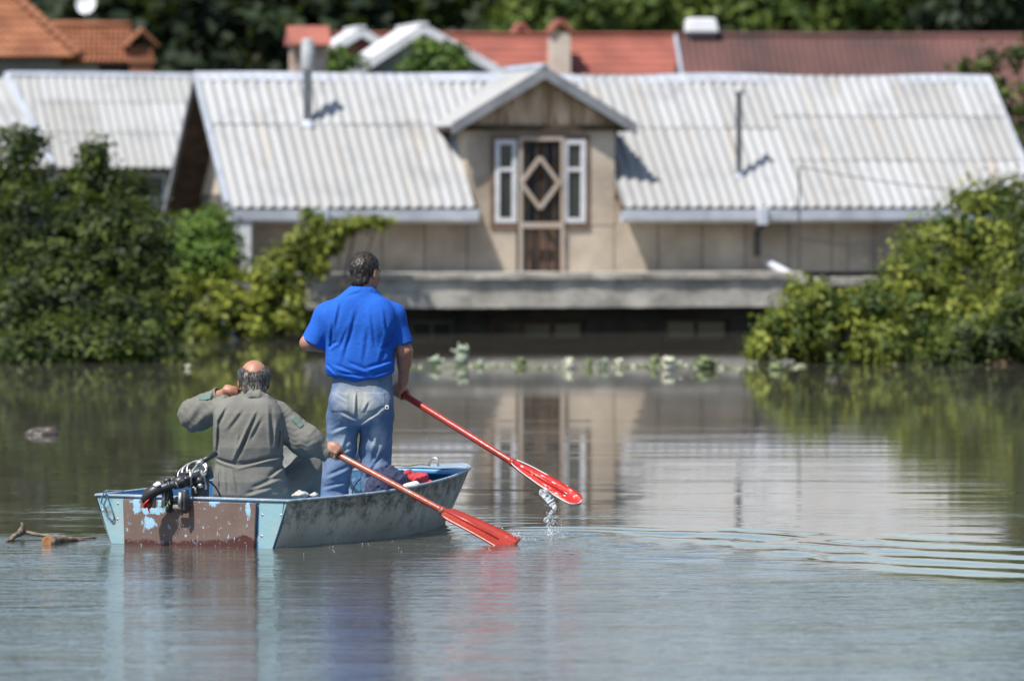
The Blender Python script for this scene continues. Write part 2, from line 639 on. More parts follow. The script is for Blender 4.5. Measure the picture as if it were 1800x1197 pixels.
# upper storey in rendered panels with open joints
def panel_run(xa, xb, z0, z1, w=0.72, y0=WY):
    n = max(1, round((xb - xa) / w))
    st = (xb - xa) / n
    R = random.Random(int(xa * 100))
    for i in range(n):
        o = R.uniform(-0.008, 0.008)
        MB().box(xa + i * st + 0.008, xa + (i + 1) * st - 0.008, y0 + o, 0.815, z0, z1).build('wall_panel', M['stucco'], house, bevel=0.006)


MB().box(0.0, 0.36, -0.09, WY, -1.2, Z_E - 0.14).build('corner_pier', M['stucco_pale'], house, bevel=0.01)
zb = 1.36 + DZ
DX0, DX1 = HA.X(911, WY), HA.X(991, WY)
WX0, WX1 = HA.X(864, WY), HA.X(1034, WY)
ZT = HA.Z(950, 241, WY)
ZS = HA.Z(950, 396, WY)
panel_run(0.5, CXD - DHW, zb, 2.5 + DZ)
panel_run(CXD + DHW, LEN - 0.5, zb, 2.5 + DZ)
panel_run(CXD - DHW, DX0 - 0.02, zb, ZS, 0.9)
panel_run(DX1 + 0.02, CXD + DHW, zb, ZS, 0.9)
# dormer walls
ZDE, ZDA = HA.Z(803, 219, 0.1), HA.Z(960, 122, 0.1)                                      # dormer eave and apex
b = MB()
b.box(CXD - DHW, WX0 - 0.02, WY, 0.815, ZS + 0.004, ZT)
b.box(WX1 + 0.02, CXD + DHW, WY, 0.815, ZS + 0.004, ZT)
b.box(CXD - DHW, CXD + DHW, WY, 0.815, ZT + 0.004, 3.78 + DZ)
b.box(CXD - DHW, CXD - DHW + 0.18, 0.82, 2.0, 2.3 + DZ, 3.78 + DZ)
b.box(CXD + DHW - 0.18, CXD + DHW, 0.82, 2.0, 2.3 + DZ, 3.78 + DZ)
b.build('dormer_wall', M['stucco'], house)
MB().box(CXD - DHW + 0.2, CXD + DHW - 0.2, 1.1, 1.2, 1.3 + DZ, 3.9 + DZ).build('room_back', M['dark_room'], house)
# gable boards
pd = (ZDA - ZDE) / 1.42
nb = 20
bx0, bx1 = CXD - 1.16, CXD + 1.16
R = random.Random(5)
for i in range(nb):
    x0 = bx0 + (bx1 - bx0) * i / nb + 0.004
    x1 = bx0 + (bx1 - bx0) * (i + 1) / nb - 0.004
    z0 = 3.66 + DZ + 0.01 * R.random()
    t0, t1 = ZDA - 0.12 - abs(x0 - CXD) * pd, ZDA - 0.12 - abs(x1 - CXD) * pd
    yy = WY - 0.045 + R.uniform(-0.006, 0.006)
    MB().prism_xz([(x0, z0), (x1, z0), (x1, t1), (x0, t0)], yy, WY - 0.01).build('gable_board', M['old_wood'], house)
MB().box(CXD - 1.27, CXD + 1.27, WY - 0.075, WY - 0.05, 3.6 + DZ, 3.69 + DZ).build('gable_rail', M['dark_wood'], house)
# dormer roof: two slopes with waves running down to the eaves
sld = math.atan(pd)
for sgn in (-1, 1):
    ln = 1.46 / math.cos(sld)
    npw = 14
    me = wave_sheet(npw, 2.43 / npw, ln)
    o = link_mesh('dormer_roof', me, M['sheet'], house, True)
    # local x -> house y, local y -> up the slope towards the apex
    ux = Vector((0, -1, 0)) if sgn > 0 else Vector((0, 1, 0))
    uy = Vector((-sgn * math.cos(sld), 0, math.sin(sld)))
    if sgn < 0:
        ux = Vector((0, -1, 0))
        uz = uy.cross(ux) * -1
        org = Vector((CXD - 1.46, 2.65, ZDE - 0.0))
    uz = ux.cross(uy)
    if uz.z < 0:
        ux = -ux
        uz = ux.cross(uy)
    org = Vector((CXD + sgn * 1.46, 0.22 if ux.y > 0 else 2.65, ZDE - 0.02))
    mtx = Matrix((ux, uy, uz)).transposed().to_4x4()
    mtx.translation = org
    o.matrix_local = mtx
    # fascia and soffit
    e = Vector((CXD + sgn * 1.5, 0.09, ZDE - 0.09))
    a = Vector((CXD, 0.09, ZDA - 0.055))
    MB().prism_xz([(e.x, e.z - 0.07), (e.x, e.z + 0.11), (CXD, ZDA + 0.05), (CXD, ZDA - 0.15)] if sgn > 0 else
                  [(e.x, e.z - 0.07), (CXD, ZDA - 0.15), (CXD, ZDA + 0.05), (e.x, e.z + 0.11)], 0.18, 0.215).build('dormer_fascia', M['fascia_grey'], house)
    MB().prism_xz([(CXD + sgn * 1.44, ZDE - 0.1), (CXD + sgn * 1.44, ZDE - 0.07), (CXD, ZDA - 0.085), (CXD, ZDA - 0.115)], 0.22, 1.9).build('dormer_soffit', M['dark_wood'], house)
MB().tube([(CXD, 0.18, ZDA + 0.03), (CXD, 2.7, ZDA + 0.03)], 0.07, 8).build('dormer_ridge_cap', M['metal_trim'], house)

# windows beside the balcony door
def side_window(px0, px1):
    x0, x1 = HA.X(px0, WY), HA.X(px1, WY)
    z0, z1 = HA.Z(px0, 392, WY), HA.Z(px0, 246, WY)
    w = MB()
    t = 0.075
    w.box(x0, x0 + t, WY - 0.03, WY + 0.05, z0, z1)
    w.box(x1 - t, x1, WY - 0.03, WY + 0.05, z0, z1)
    w.box(x0 + t, x1 - t, WY - 0.028, WY + 0.048, z0, z0 + t)
    w.box(x0 + t, x1 - t, WY - 0.028, WY + 0.048, z1 - t, z1)
    zm = z0 + (z1 - z0) * 0.64
    w.box(x0 + t, x1 - t, WY - 0.026, WY + 0.046, zm - 0.03, zm + 0.03)
    o = w.build('window', M['white_paint'], house, bevel=0.006)
    for a, c in ((z0 + t, zm - 0.03), (zm + 0.03, z1 - t)):
        MB().box(x0 + t - 0.01, x1 - t + 0.01, WY + 0.012, WY + 0.02, a - 0.01, c + 0.01).build('pane', M['glass'], o)
    return x0, x1, z0, z1


wl = side_window(870, 908)
wr = side_window(990, 1029)
f = MB()
f.box(WX0 - 0.02, wl[0] - 0.004, WY - 0.02, WY + 0.06, ZS, ZT)
f.box(wr[1] + 0.004, WX1 + 0.02, WY - 0.02, WY + 0.06, ZS, ZT)
f.box(WX0 - 0.02, DX0 - 0.01, WY - 0.022, WY + 0.06, ZS - 0.06, wl[2] - 0.004)
f.box(DX1 + 0.01, WX1 + 0.02, WY - 0.022, WY + 0.06, ZS - 0.06, wr[2] - 0.004)
f.box(WX0 - 0.02, WX1 + 0.02, WY - 0.024, WY + 0.06, wl[3] + 0.004, ZT + 0.03)
f.build('window_frame', M['brown_frame'], house)
# door with a barred grille and a rhombus
door = MB().box(DX0 + 0.03, DX1 - 0.03, WY + 0.14, WY + 0.18, zb, ZT - 0.02).build('door', M['dark_wood'], house)
nd = 5
for i in range(nd):
    a = DX0 + 0.04 + (DX1 - DX0 - 0.08) * i / nd
    c = DX0 + 0.04 + (DX1 - DX0 - 0.08) * (i + 1) / nd
    MB().box(a + 0.006, c - 0.006, WY + 0.12, WY + 0.138, zb + 0.02, ZS - 0.05).build('door_board', M['brown_frame'], door)
    MB().box(a + 0.03, c - 0.006, WY + 0.122, WY + 0.136, ZS + 0.02, ZT - 0.06).build('door_board', M['dark_room'] if i % 2 else M['dark_wood'], door)
gr = MB()
yb0, yb1 = WY - 0.05, WY - 0.015
gr.box(DX0 + 0.005, DX0 + 0.06, yb0, yb1, zb, ZT)
gr.box(DX1 - 0.06, DX1 - 0.005, yb0, yb1, zb, ZT)
gr.box(DX0 + 0.06, DX1 - 0.06, yb0 + 0.002, yb1, ZS - 0.045, ZS + 0.045)
gr.box(DX0 + 0.06, DX1 - 0.06, yb0 + 0.002, yb1, ZT - 0.06, ZT)
grille = gr.build('door_grille', M['grille'], house)
for i in range(1, 5):
    x = DX0 + (DX1 - DX0) * i / 5
    MB().tube([(x, WY - 0.01, zb), (x, WY - 0.01, ZT)], 0.011, 6).build('grille_bar', M['dark_iron'], grille)
c = HA.hit(949, 322, WY - 0.055)
hw, hh = 0.305, 0.40
pts = [(c.x - hw, c.z), (c.x, c.z + hh), (c.x + hw, c.z), (c.x, c.z - hh)]
for i in range(4):
    p, q = pts[i], pts[(i + 1) % 4]
    MB().bar((p[0], WY - 0.06 - 0.002 * (i % 2), p[1]), (q[0], WY - 0.06 - 0.002 * (i % 2), q[1]), 0.062, 0.03).build('grille_rhombus_bar', M['grille'], grille)

# ground floor behind the balcony: piers, lintel, dark windows standing in the flood
zl = HA.Z(900, 562, WY)
wins = [(722, 800), (864, 1030), (1170, 1284)]
xs = [0.5]
for a, c2 in wins:
    xs += [HA.X(a, WY), HA.X(c2, WY)]
xs.append(LEN - 0.5)
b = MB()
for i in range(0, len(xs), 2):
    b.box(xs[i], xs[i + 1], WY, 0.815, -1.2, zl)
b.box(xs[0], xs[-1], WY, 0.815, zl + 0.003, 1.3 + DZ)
b.build('ground_floor_wall', M['dark_wall'], house)
for i, (a, c2) in enumerate(wins):
    x0, x1 = HA.X(a, WY), HA.X(c2, WY)
    n = (2, 3, 2)[i]
    fr = MB()
    t = 0.06
    mfr = M['grey_wall'] if i == 0 else M['brown_frame']
    fr.box(x0, x1, WY + 0.08, WY + 0.16, zl - t, zl)
    for k in range(n + 1):
        xx = x0 + (x1 - x0 - t) * k / n
        fr.box(xx, xx + t, WY + 0.082, WY + 0.158, -0.6, zl - t)
    if i == 1: fr.box(x0 + (x1 - x0) / 3, x1 - (x1 - x0) * 0.02, WY + 0.084, WY + 0.15, 0.1, 0.15)
    w = fr.build('window', mfr, house)
    for k in range(n):
        xa = x0 + (x1 - x0 - t) * k / n + t
        xb = x0 + (x1 - x0 - t) * (k + 1) / n
        MB().box(xa - 0.01, xb + 0.01, WY + 0.11, WY + 0.118, -0.6, zl - t + 0.01).build('pane', M['glass'], w)

# balcony: two concrete courses with a worn lip
def rough_slab(x0, x1, y0, y1, z0, z1, seed, name, amp=0.007):
    R = random.Random(seed)
    n = 46
    vs, fs = [], []
    for i in range(n + 1):
        x = x0 + (x1 - x0) * i / n
        d = [R.uniform(-amp, amp) for _ in range(4)]
        vs += [(x, y0 + d[0], z0 + d[1] * 0.8), (x, y1, z0), (x, y1, z1), (x, y0 + d[2], z1 + d[3] * 0.8)]
    for i in range(n):
        o = 4 * i
        for k in range(4):
            k2 = (k + 1) % 4
            fs.append((o + k, o + k2, o + 4 + k2, o + 4 + k))
    fs += [(0, 3, 2, 1), (4 * n, 4 * n + 1, 4 * n + 2, 4 * n + 3)]
    return MB().add(vs, fs).build(name, M['concrete'], house)


YB = -1.05
z_top, z_lip, z_mid, z_bot = HA.Z(950, 480, YB), HA.Z(950, 491, YB), HA.Z(950, 514, YB), HA.Z(950, 541, YB)
rough_slab(HA.X(512, YB), HA.X(1408, YB), YB, WY - 0.01, z_bot, z_mid, 1, 'balcony_beam')
rough_slab(HA.X(540, YB), HA.X(1404, YB), YB + 0.05, WY - 0.01, z_mid + 0.003, z_lip, 2, 'balcony_slab')
rough_slab(HA.X(536, YB), HA.X(1410, YB), YB - 0.01, WY - 0.01, z_lip + 0.003, z_top, 3, 'balcony_lip', 0.008)
xr0, xr1 = HA.X(1440, YB), HA.X(1590, YB)
rough_slab(HA.X(1414, YB), xr1, YB + 0.35, WY - 0.01, z_lip - 0.12, z_lip, 4, 'balcony_step')
# thin iron railing
rail = MB()
for px in (1405, 1490, 1531):
    x = HA.X(px, YB + 0.4)
    rail.tube([(x, YB + 0.4, z_lip - 0.02), (x, YB + 0.4, HA.Z(1405, 292, YB + 0.4) if px == 1405 else 1.95 + DZ)], 0.016 if px == 1405 else 0.012, 6)
rail.tube([(HA.X(1405, YB + .4), YB + 0.4, 1.9 + DZ), (HA.X(1490, YB + .4), YB + 0.4, 1.8 + DZ), (HA.X(1560, YB + .4), YB + 0.4, 1.95 + DZ)], 0.012, 6)
MB().tube(spline([HA.hit(1405, 293, YB + .4), HA.hit(1500, 311, YB + .5), HA.hit(1640, 330, YB + .7), HA.hit(1850, 345, YB + 1.0)], 24), 0.008, 5).build('wire', M['dark_iron'], house)
rail.build('railing', M['dark_iron'], house)
for px in range(560, 900, 46):
    pass

# roof: timber deck, sheets, trims
deck = MB()
tk = 0.09
deck.prism_yz([(0.0, Z_E - 0.12), (RUN, Z_R - 0.16), (RUN, Z_R - 0.05), (0.0, Z_E - 0.04)], 0.02, CXD - DHW)
deck.prism_yz([(0.0, Z_E - 0.12), (RUN, Z_R - 0.16), (RUN, Z_R - 0.05), (0.0, Z_E - 0.04)], CXD + DHW, LEN - 0.02)
deck.prism_yz([(2 * RUN + 0.1, Z_E - 0.2), (RUN, Z_R - 0.16), (RUN, Z_R - 0.05), (2 * RUN + 0.1, Z_E - 0.1)][::-1], 0.02, LEN - 0.02)
deck.build('roof_deck', M['soffit'], house)
PITCHW = 0.177


def cols(xa, xb, per=6):
    nw = int(round((xb - xa) / PITCHW))
    p = (xb - xa) / nw
    out, i = [], 0
    while i < nw:
        k = min(per, nw - i)
        if nw - i - k in (1, 2): k = nw - i
        out.append((xa + i * p, k, p))
        i += k
    return out


XSPLIT = HA.X(1395, 0.6)
for (xa, xb, rows) in ((0.0, CXD - DHW, (0.0, 0.64, 1.0)), (CXD + DHW, XSPLIT, (0.0, 0.62, 1.0)), (XSPLIT, LEN, (0.0, 0.37, 0.71, 1.0)), (CXD - DHW, CXD + DHW, (0.64, 1.0))):
    for (x, k, p) in cols(xa, xb):
        for r in range(len(rows) - 1):
            st = rows[r] * SL - (0.06 if rows[r] == 0 else 0.10)
            en = rows[r + 1] * SL
            put_sheet(house, M['sheet'], x, Z_E, 0.0, SLOPE, k, p, st, en - st, 0.02 + 0.016 * r, 0.004)
for r in range(1):
    n = int(LEN / PITCHW)
    me = wave_sheet(n, LEN / n, SL + 0.1)
    o = link_mesh('rear_roof', me, M['sheet'], house, True)
    o.location = (LEN, 2 * RUN + 0.05, Z_E - 0.03)
    o.rotation_euler = (SLOPE, 0, math.pi)
# ridge cap follows a slightly sagging line
pr = []
for i in range(25):
    x = LEN * i / 24
    pr.append((x, RUN, Z_R + 0.03 + 0.025 * math.sin(i * 0.9) * (0.4 if i < 12 else 1.0)))
rc_ = MB()
for i in range(24):
    (x0, y0, z0), (x1, y1, z1) = pr[i], pr[i + 1]
    w, h = 0.17, 0.12
    rc_.add([(x0, y0 - w, z0 - h), (x0, y0, z0 + 0.03), (x0, y0 + w, z0 - h), (x1, y1 - w, z1 - h), (x1, y1, z1 + 0.03), (x1, y1 + w, z1 - h)],
            [(0, 3, 4, 1), (1, 4, 5, 2)])
rc_.build('ridge_cap', M['metal_trim'], house)
for x0, x1, s in ((-0.04, 0.03, 1), (LEN - 0.03, LEN + 0.04, 1)):
    MB().prism_yz([(-0.08, Z_E - 0.14), (RUN, Z_R - 0.08), (RUN, Z_R + 0.06), (-0.08, Z_E + 0.02)], x0, x1).build('verge_trim', M['metal_trim'], house)
    MB().prism_yz([(2 * RUN + 0.1, Z_E - 0.2), (2 * RUN + 0.1, Z_E - 0.05), (RUN, Z_R + 0.05), (RUN, Z_R - 0.08)], x0, x1).build('verge_trim', M['metal_trim'] if x0 > 1 else M['fascia_grey'], house)


def gutter(xa, xb):
    pts = [(-0.13, Z_E - 0.06), (-0.12, Z_E - 0.22), (-0.02, Z_E - 0.27), (0.06, Z_E - 0.22), (0.06, Z_E - 0.10), (0.045, Z_E - 0.10), (0.045, Z_E - 0.21), (-0.02, Z_E - 0.25), (-0.105, Z_E - 0.21), (-0.115, Z_E - 0.06)]
    n = len(pts)
    vs = [(xa, y, z) for y, z in pts] + [(xb, y, z) for y, z in pts]
    fs = [(i, (i + 1) % n, n + (i + 1) % n, n + i) for i in range(n)]
    fs += [(0, 9, 8, 1), (1, 8, 7, 2), (2, 7, 6, 3), (3, 6, 5, 4), (10, 11, 18, 19), (11, 12, 17, 18), (12, 13, 16, 17), (13, 14, 15, 16)]
    return MB().add(vs, fs).build('gutter', M['gutter'], house)


gutter(0.02, CXD - DHW + 0.06)
gutter(CXD + DHW - 0.02, HA.X(1770, 0))
for px, dark in ((568, False), (1340, True)):
    x = HA.X(px, -0.1)
    hop = MB().box(x - 0.075, x + 0.075, -0.18, 0.07, Z_E - 0.31, Z_E - 0.03).build('rain_hopper', M['gutter'], house, bevel=0.015)
    if dark:
        MB().tube([(x + 0.02, -0.05, Z_E - 0.3), (x + 0.03, 0.3, Z_E - 0.42), (x + 0.05, 0.36, 1.62 + DZ)], 0.045, 8).build('downpipe', M['dark_iron'], house)
        MB().tube([HA.hit(1349, 461, 0.2), HA.hit(1398, 488, -0.3)], 0.06, 10).build('downpipe_shoe', M['gutter'], house)
    else:
        MB().tube([(x, -0.05, Z_E - 0.3), (x + 0.02, 0.3, Z_E - 0.45), (x + 0.04, 0.38, 1.4 + DZ)], 0.04, 8).build('downpipe', M['grey_pipe'], house)


def flue(pxb, pyb, pytop, rad, wide, cap):
    # base on the roof plane
    lo, hi = 0.0, RUN
    for _ in range(40):
        mid = (lo + hi) / 2
        if HA.Z(pxb, pyb, mid) > zroof(mid): lo = mid
        else: hi = mid
    p = HA.hit(pxb, pyb, lo)
    q = HA.hit(pxb, pytop, lo)
    h = q.z - p.z
    pts, rr = [], []
    if wide:
        for t, r in ((-0.1, rad), (0.60 * h, rad), (0.605 * h, rad * 1.25), (0.64 * h, rad * 1.55), (0.66 * h, rad * 1.55), (0.97 * h, rad * 1.5), (h, rad * 1.1)):
            pts.append((p.x, p.y, p.z + t)); rr.append(r)
    else:
        for t, r in ((-0.1, rad), (0.93 * h, rad), (0.935 * h, rad * 1.7), (0.98 * h, rad * 1.7), (h, rad * 0.6)):
            pts.append((p.x, p.y, p.z + t)); rr.append(r)
    pts[0] = (p.x, p.y, p.z - 0.12)
    o = MB().tube(pts, rr, 14).build('flue_pipe', M['grey_pipe'], house, True)
    o['label'] = 'tall flue pipe with a wider cowl' if wide else 'thin flue pipe with a small cap'
    MB().tube([(p.x, p.y, p.z - 0.05), (p.x, p.y, p.z + 0.06)], [rad * 2.1, rad * 1.2], 12).build('flashing', M['metal_trim'], o)


flue(541, 218, 68, 0.07, True, True)
flue(1299, 311, 155, 0.05, False, True)

# ------------------------------------------------------------------ neighbour with the second corrugated roof
HB = Frame(95, 110.0, 13.7)
hb = HB.root('corrugated_roof_house', 'low house left behind with grey-white corrugated hip roof', 'house')
M['sheet_b'] = sheet_mat('roof_sheet_b', (0.315, 0.32, 0.325), hb, (0.27, 0.255, 0.235))
run, ln = 2.4, 4.6
zE, zR = HB.Z(95, 293, 0), HB.Z(200, 137, run)
sl = math.atan((zR - zE) / run)
SLb = math.hypot(run, zR - zE)
HIP = 1.05
for (x, k, p) in cols(0.0, ln):
    for r0, r1, j in ((0, 0.38, 0), (0.38, 0.72, 1), (0.72, 1.0, 2)):
        st = r0 * SLb - 0.05
        put_sheet(hb, M['sheet_b'], x, zE, 0.0, sl, k, p, st, r1 * SLb - st, 0.02 + 0.014 * j, 0.001)
MB().prism_yz([(0.0, zE - 0.1), (run, zR - 0.12), (2 * run, zE - 0.1), (2 * run, zE - 0.02), (run, zR - 0.03), (0, zE - 0.02)], 0.02, ln).build('roof_deck', M['soffit'], hb)
MB().tube([(-HIP + 0.55, run, zR + 0.03), (ln, run, zR)], 0.09, 8).build('ridge_cap', M['metal_trim'], hb)
MB().tube([(-0.02, -0.03, zE + 0.03), (-HIP + 0.5, run, zR + 0.05)], 0.07, 8).build('hip_cap', M['metal_trim'], hb)
nf = 3 * 8
vs, fs = [], []
for i in range(nf + 1):
    x = -0.55 * (1 - i / nf)
    t0 = -x / 0.55
    dz = 0.029 * math.cos(2 * math.pi * i / 8)
    for t in (t0, 1.0):
        vs.append((x, run * t - 0.02, zE + (zR - zE) * t + 0.03 + dz))
for i in range(nf):
    fs.append((2 * i, 2 * i + 2, 2 * i + 3, 2 * i + 1))
MB().add(vs, fs).build('hip_sheet', M['sheet_b'], hb, True)
# the side slope turned to the left
nw = 12
vs, fs = [], []
A0, A1 = Vector((-0.02, 0.0, zE)), Vector((-HIP + 0.5, run, zR))
B0 = Vector((-3.2, 0.4, zE - 0.05))
B1 = Vector((-3.2, run + 0.2, zR - 0.05))
seg = 8
for j in range(2):
    for i in range(nw * seg + 1):
        t = i / (nw * seg)
        p = (B0 if j == 0 else B1).lerp(A0 if j == 0 else A1, t)
        vs.append((p.x, p.y - 0.025 * math.cos(2 * math.pi * i / seg), p.z + 0.02 * math.cos(2 * math.pi * i / seg)))
w = nw * seg + 1
for i in range(nw * seg):
    fs.append((i, i + 1, w + i + 1, w + i))
MB().add(vs, fs).build('side_roof', M['sheet_b'], hb, True)
MB().box(-2.9, ln - 0.3, 0.55, 4.3, -1.2, zE + 0.1).build('wall', M['grey_wall'], hb)
c = HB.hit(268, 322, 0.5)
w_ = MB().box(c.x - 0.28, c.x + 0.28, 0.47, 0.54, c.z - 0.32, c.z + 0.3).build('window', M['white_paint'], hb)
MB().box(c.x - 0.2, c.x + 0.2, 0.455, 0.465, c.z - 0.24, c.z + 0.1).build('pane', M['glass'], w_)
MB().box(-0.05, 0.35, 0.4, 0.54, -1.2, zE - 0.1).build('corner_post', M['stucco_pale'], hb)

# ------------------------------------------------------------------ terracotta house, far left
HC = Frame(0, 140.0, 10.0)
hc = HC.root('terracotta_house', 'house far left with orange tiled hip roof and tiled porch roof', 'house')
zE = HC.Z(60, 101, 0)
e = HC.hit(142, 101, 0)
ap = HC.hit(-40, -60, 2.6)
tile_slope('roof_tiles', M['terracotta'], hc, [(-6.0, 0, zE), (e.x, 0, zE), (ap.x + 0.05, 2.6, ap.z), (-6.0, 2.6, ap.z)], 44, 12)
tile_slope('roof_tiles', M['terracotta'], hc, [(e.x, 0, zE), (e.x + 0.2, 5.2, zE), (ap.x + 0.2, 2.7, ap.z), (ap.x + 0.05, 2.6, ap.z)], 30, 12)
hp = [Vector((e.x, -0.02, zE + 0.05)).lerp(Vector((ap.x + 0.05, 2.6, ap.z + 0.08)), t / 16) for t in range(17)]
for i in range(16):
    MB().tube([hp[i], hp[i + 1] + (hp[i + 1] - hp[i]) * 0.15], [0.13, 0.10], 8).build('hip_tile', M['terracotta'], hc, True)
MB().box(-6, e.x - 0.45, 0.5, 5.0, 0.5, zE + 0.05).build('wall', M['grey_wall'], hc)
# lower wing
p0, p1 = HC.hit(146, 110, 0.6), HC.hit(226, 110, 0.6)
zt = HC.Z(180, 48, 1.9)
tile_slope('roof_tiles', M['terracotta'], hc, [(p0.x - 0.9, 0.6, p0.z), (p1.x, 0.6, p0.z), (p1.x + 0.22, 1.9, zt), (p0.x - 0.9, 1.9, zt)], 16, 7)
MB().prism_yz([(0.65, p0.z - 0.06), (1.9, zt - 0.08), (3.2, p0.z - 0.06)], p0.x - 0.85, p1.x + 0.1).build('roof_deck', M['soffit'], hc)
MB().tube([(p0.x - 0.9, 1.9, zt + 0.06), (p1.x + 0.2, 1.9, zt + 0.06)], 0.09, 8).build('ridge_tiles', M['terracotta'], hc, True)
MB().box(p0.x - 0.6, p1.x - 0.15, 1.0, 3.0, 0.5, p0.z + 0.02).build('wing_wall', M['stucco_pale'], hc)
MB().box(HC.X(175, 0.9), HC.X(222, 0.9), 0.9, 0.98, 0.6, p0.z - 0.1).build('wing_dark_panel', M['dark_room'], hc)  # solid near-black panel, painted as the dark under the wing eave
# brick flue with its own little roof
cx = HC.X(248, 0.7)
zc = lambda py: HC.Z(248, py, 0.7)
chim = MB().box(cx - 0.27, cx + 0.27, 0.45, 1.0, 0.5, zc(112)).build('chimney', M['terracotta'], hc)
MB().box(cx - 0.32, cx + 0.32, 0.40, 1.05, zc(112) + 0.002, zc(101)).build('chimney_ledge', M['terracotta'], chim)
for i in range(4):
    xx = cx - 0.27 + 0.15 * i
    MB().box(xx, xx + 0.09, 0.45, 1.0, zc(101) + 0.002, zc(82)).build('chimney_post', M['terracotta'], chim)
for sgn in (-1, 1):
    MB().prism_xz([(cx + sgn * 0.42, zc(84)), (cx + sgn * 0.42, zc(80)), (cx, zc(50)), (cx, zc(57))] if sgn > 0 else
                  [(cx + sgn * 0.42, zc(84)), (cx, zc(57)), (cx, zc(50)), (cx + sgn * 0.42, zc(80))], 0.3, 1.15).build('chimney_roof', M['terracotta'], chim)
# satellite dish on a mast
dp = at(152, 6, 150)
dish = empty('satellite_dish', (dp.x, dp.y, 2.2), 0, 'round white satellite dish above the orange roof, top left', 'dish')
vs, fs = [(0, 0.1, 0)], []
nr, na = 5, 20
for j in range(1, nr + 1):
    r = 0.27 * j / nr
    for k in range(na):
        a = 2 * math.pi * k / na
        vs.append((r * math.cos(a), 0.1 - 0.12 * (j / nr) ** 2, r * math.sin(a) * 1.15))
for k in range(na):
    fs.append((0, 1 + k, 1 + (k + 1) % na))
    for j in range(nr - 1):
        o1, o2 = 1 + j * na, 1 + (j + 1) * na
        fs.append((o1 + k, o2 + k, o2 + (k + 1) % na, o1 + (k + 1) % na))
o = MB().add(vs, fs).build('reflector', M['white_paint'], dish, True)
o.location = (0, -0.1, dp.z - 2.2)
o.rotation_euler = (-0.35, 0, -0.2)
MB().tube([(0, 0.1, 0), (0, 0.1, dp.z - 2.2), (0, -0.02, dp.z - 2.2 + 0.02)], 0.03, 8).build('mast', M['grey_pipe'], dish)
MB().tube([(0, -0.15, dp.z - 2.45), (0.05, -0.55, dp.z - 2.25)], 0.015, 6).build('feed_arm', M['grey_pipe'], dish)

# ------------------------------------------------------------------ red tiled houses behind the ridge
HD = Frame(610, 135.0, 8.0)
hd = HD.root('red_tile_house', 'long house behind the ridge with salmon red tiled roof and two chimneys', 'house')
zr = HD.Z(900, 64, 2.8)
ze = zr - 2.0
xa, xb = HD.X(585, 2.8), HD.X(1188, 2.8)
tile_slope('roof_tiles', M['red_tile'], hd, [(xa, 0, ze), (xb, 0, ze), (xb, 2.8, zr), (xa, 2.8, zr)], 54, 11, 0.045, 0.012)
MB().prism_yz([(0.05, ze - 0.08), (2.8, zr - 0.1), (5.6, ze - 0.08)], xa + 0.02, xb - 0.02).build('roof_deck', M['soffit'], hd)
MB().box(xa, xb + 0.02, 2.7, 2.9, zr + 0.01, zr + 0.09).build('ridge_tiles', M['red_tile'], hd, bevel=0.03)
MB().box(xa + 0.3, xb - 0.3, 0.5, 5.1, 0.5, ze + 0.1).build('wall', M['cream'], hd)
MB().box(xb + 0.001, xb + 0.06, 0.0, 2.8, ze - 0.2, ze - 0.19).build('verge_trim', M['metal_trim'], hd)
for (pxc, wpx, pyt, lab) in ((986, 40, 34, 1), (917, 34, 40, 2)):
    hy = 1.2 if lab == 1 else 2.9
    x = HD.X(pxc, hy)
    hw = wpx / 2 / 74.0 * 0.86
    zc = lambda py: HD.Z(pxc, py, hy)
    ch = MB().box(x - hw, x + hw, hy, hy + 0.6, ze, zc(pyt + 24)).build('chimney', M['cream'] if lab == 1 else M['red_tile'], hd)
    MB().prism_xz([(x - hw * 1.2, zc(pyt + 27)), (x - hw * 0.25, zc(pyt + 10)), (x + hw * 0.25, zc(pyt + 10)), (x + hw * 1.2, zc(pyt + 27)),
                   (x + hw * 1.25, zc(pyt + 20)), (x + 0.05, zc(pyt)), (x - 0.05, zc(pyt)), (x - hw * 1.25, zc(pyt + 20))][::1], hy - 0.08, hy + 0.68).build('chimney_hood', M['red_tile'], ch)


def gable_front(frame, name, label, apex, left, right, D_dep, wall_m):
    r = frame.root(name, label, 'house')
    A, L, Rr = frame.hit(*apex, 0), frame.hit(*left, 0), frame.hit(*right, 0)
    MB().prism_xz([(L.x + 0.1, 0.3), (Rr.x - 0.1, 0.3), (Rr.x - 0.1, Rr.z - 0.1), (A.x, A.z - 0.14), (L.x + 0.1, L.z - 0.1)], 0.25, D_dep).build('gable_wall', wall_m, r)
    for p in (L, Rr):
        d = (A - p)
        q = p - d * 0.12
        pts = [(q.x, q.z - 0.16), (A.x, A.z - 0.16), (A.x, A.z + 0.06), (q.x, q.z + 0.06)]
        MB().prism_xz(pts if p is L else pts[::-1], 0.0, D_dep + 0.2).build('roof_slope', M['white_paint'], r)
    MB().box(A.x - 0.09, A.x + 0.09, -0.02, D_dep + 0.22, A.z + 0.02, A.z + 0.085).build('ridge_cap', M['white_paint'], r)
    return r


HG = Frame(745, 118.0, 10.0)
gable_front(HG, 'grey_gable_house', 'grey gable end with thick white verge boards behind the roof ridge', (745, 46), (628, 122), (900, 134), 3.0, M['grey_wall'])
HG2 = Frame(635, 126.0, 10.0)
gable_front(HG2, 'white_verge_outbuilding', 'smaller gable with bright white verge left of the grey gable', (636, 52), (560, 100), (668, 72), 2.0, M['red_tile'])
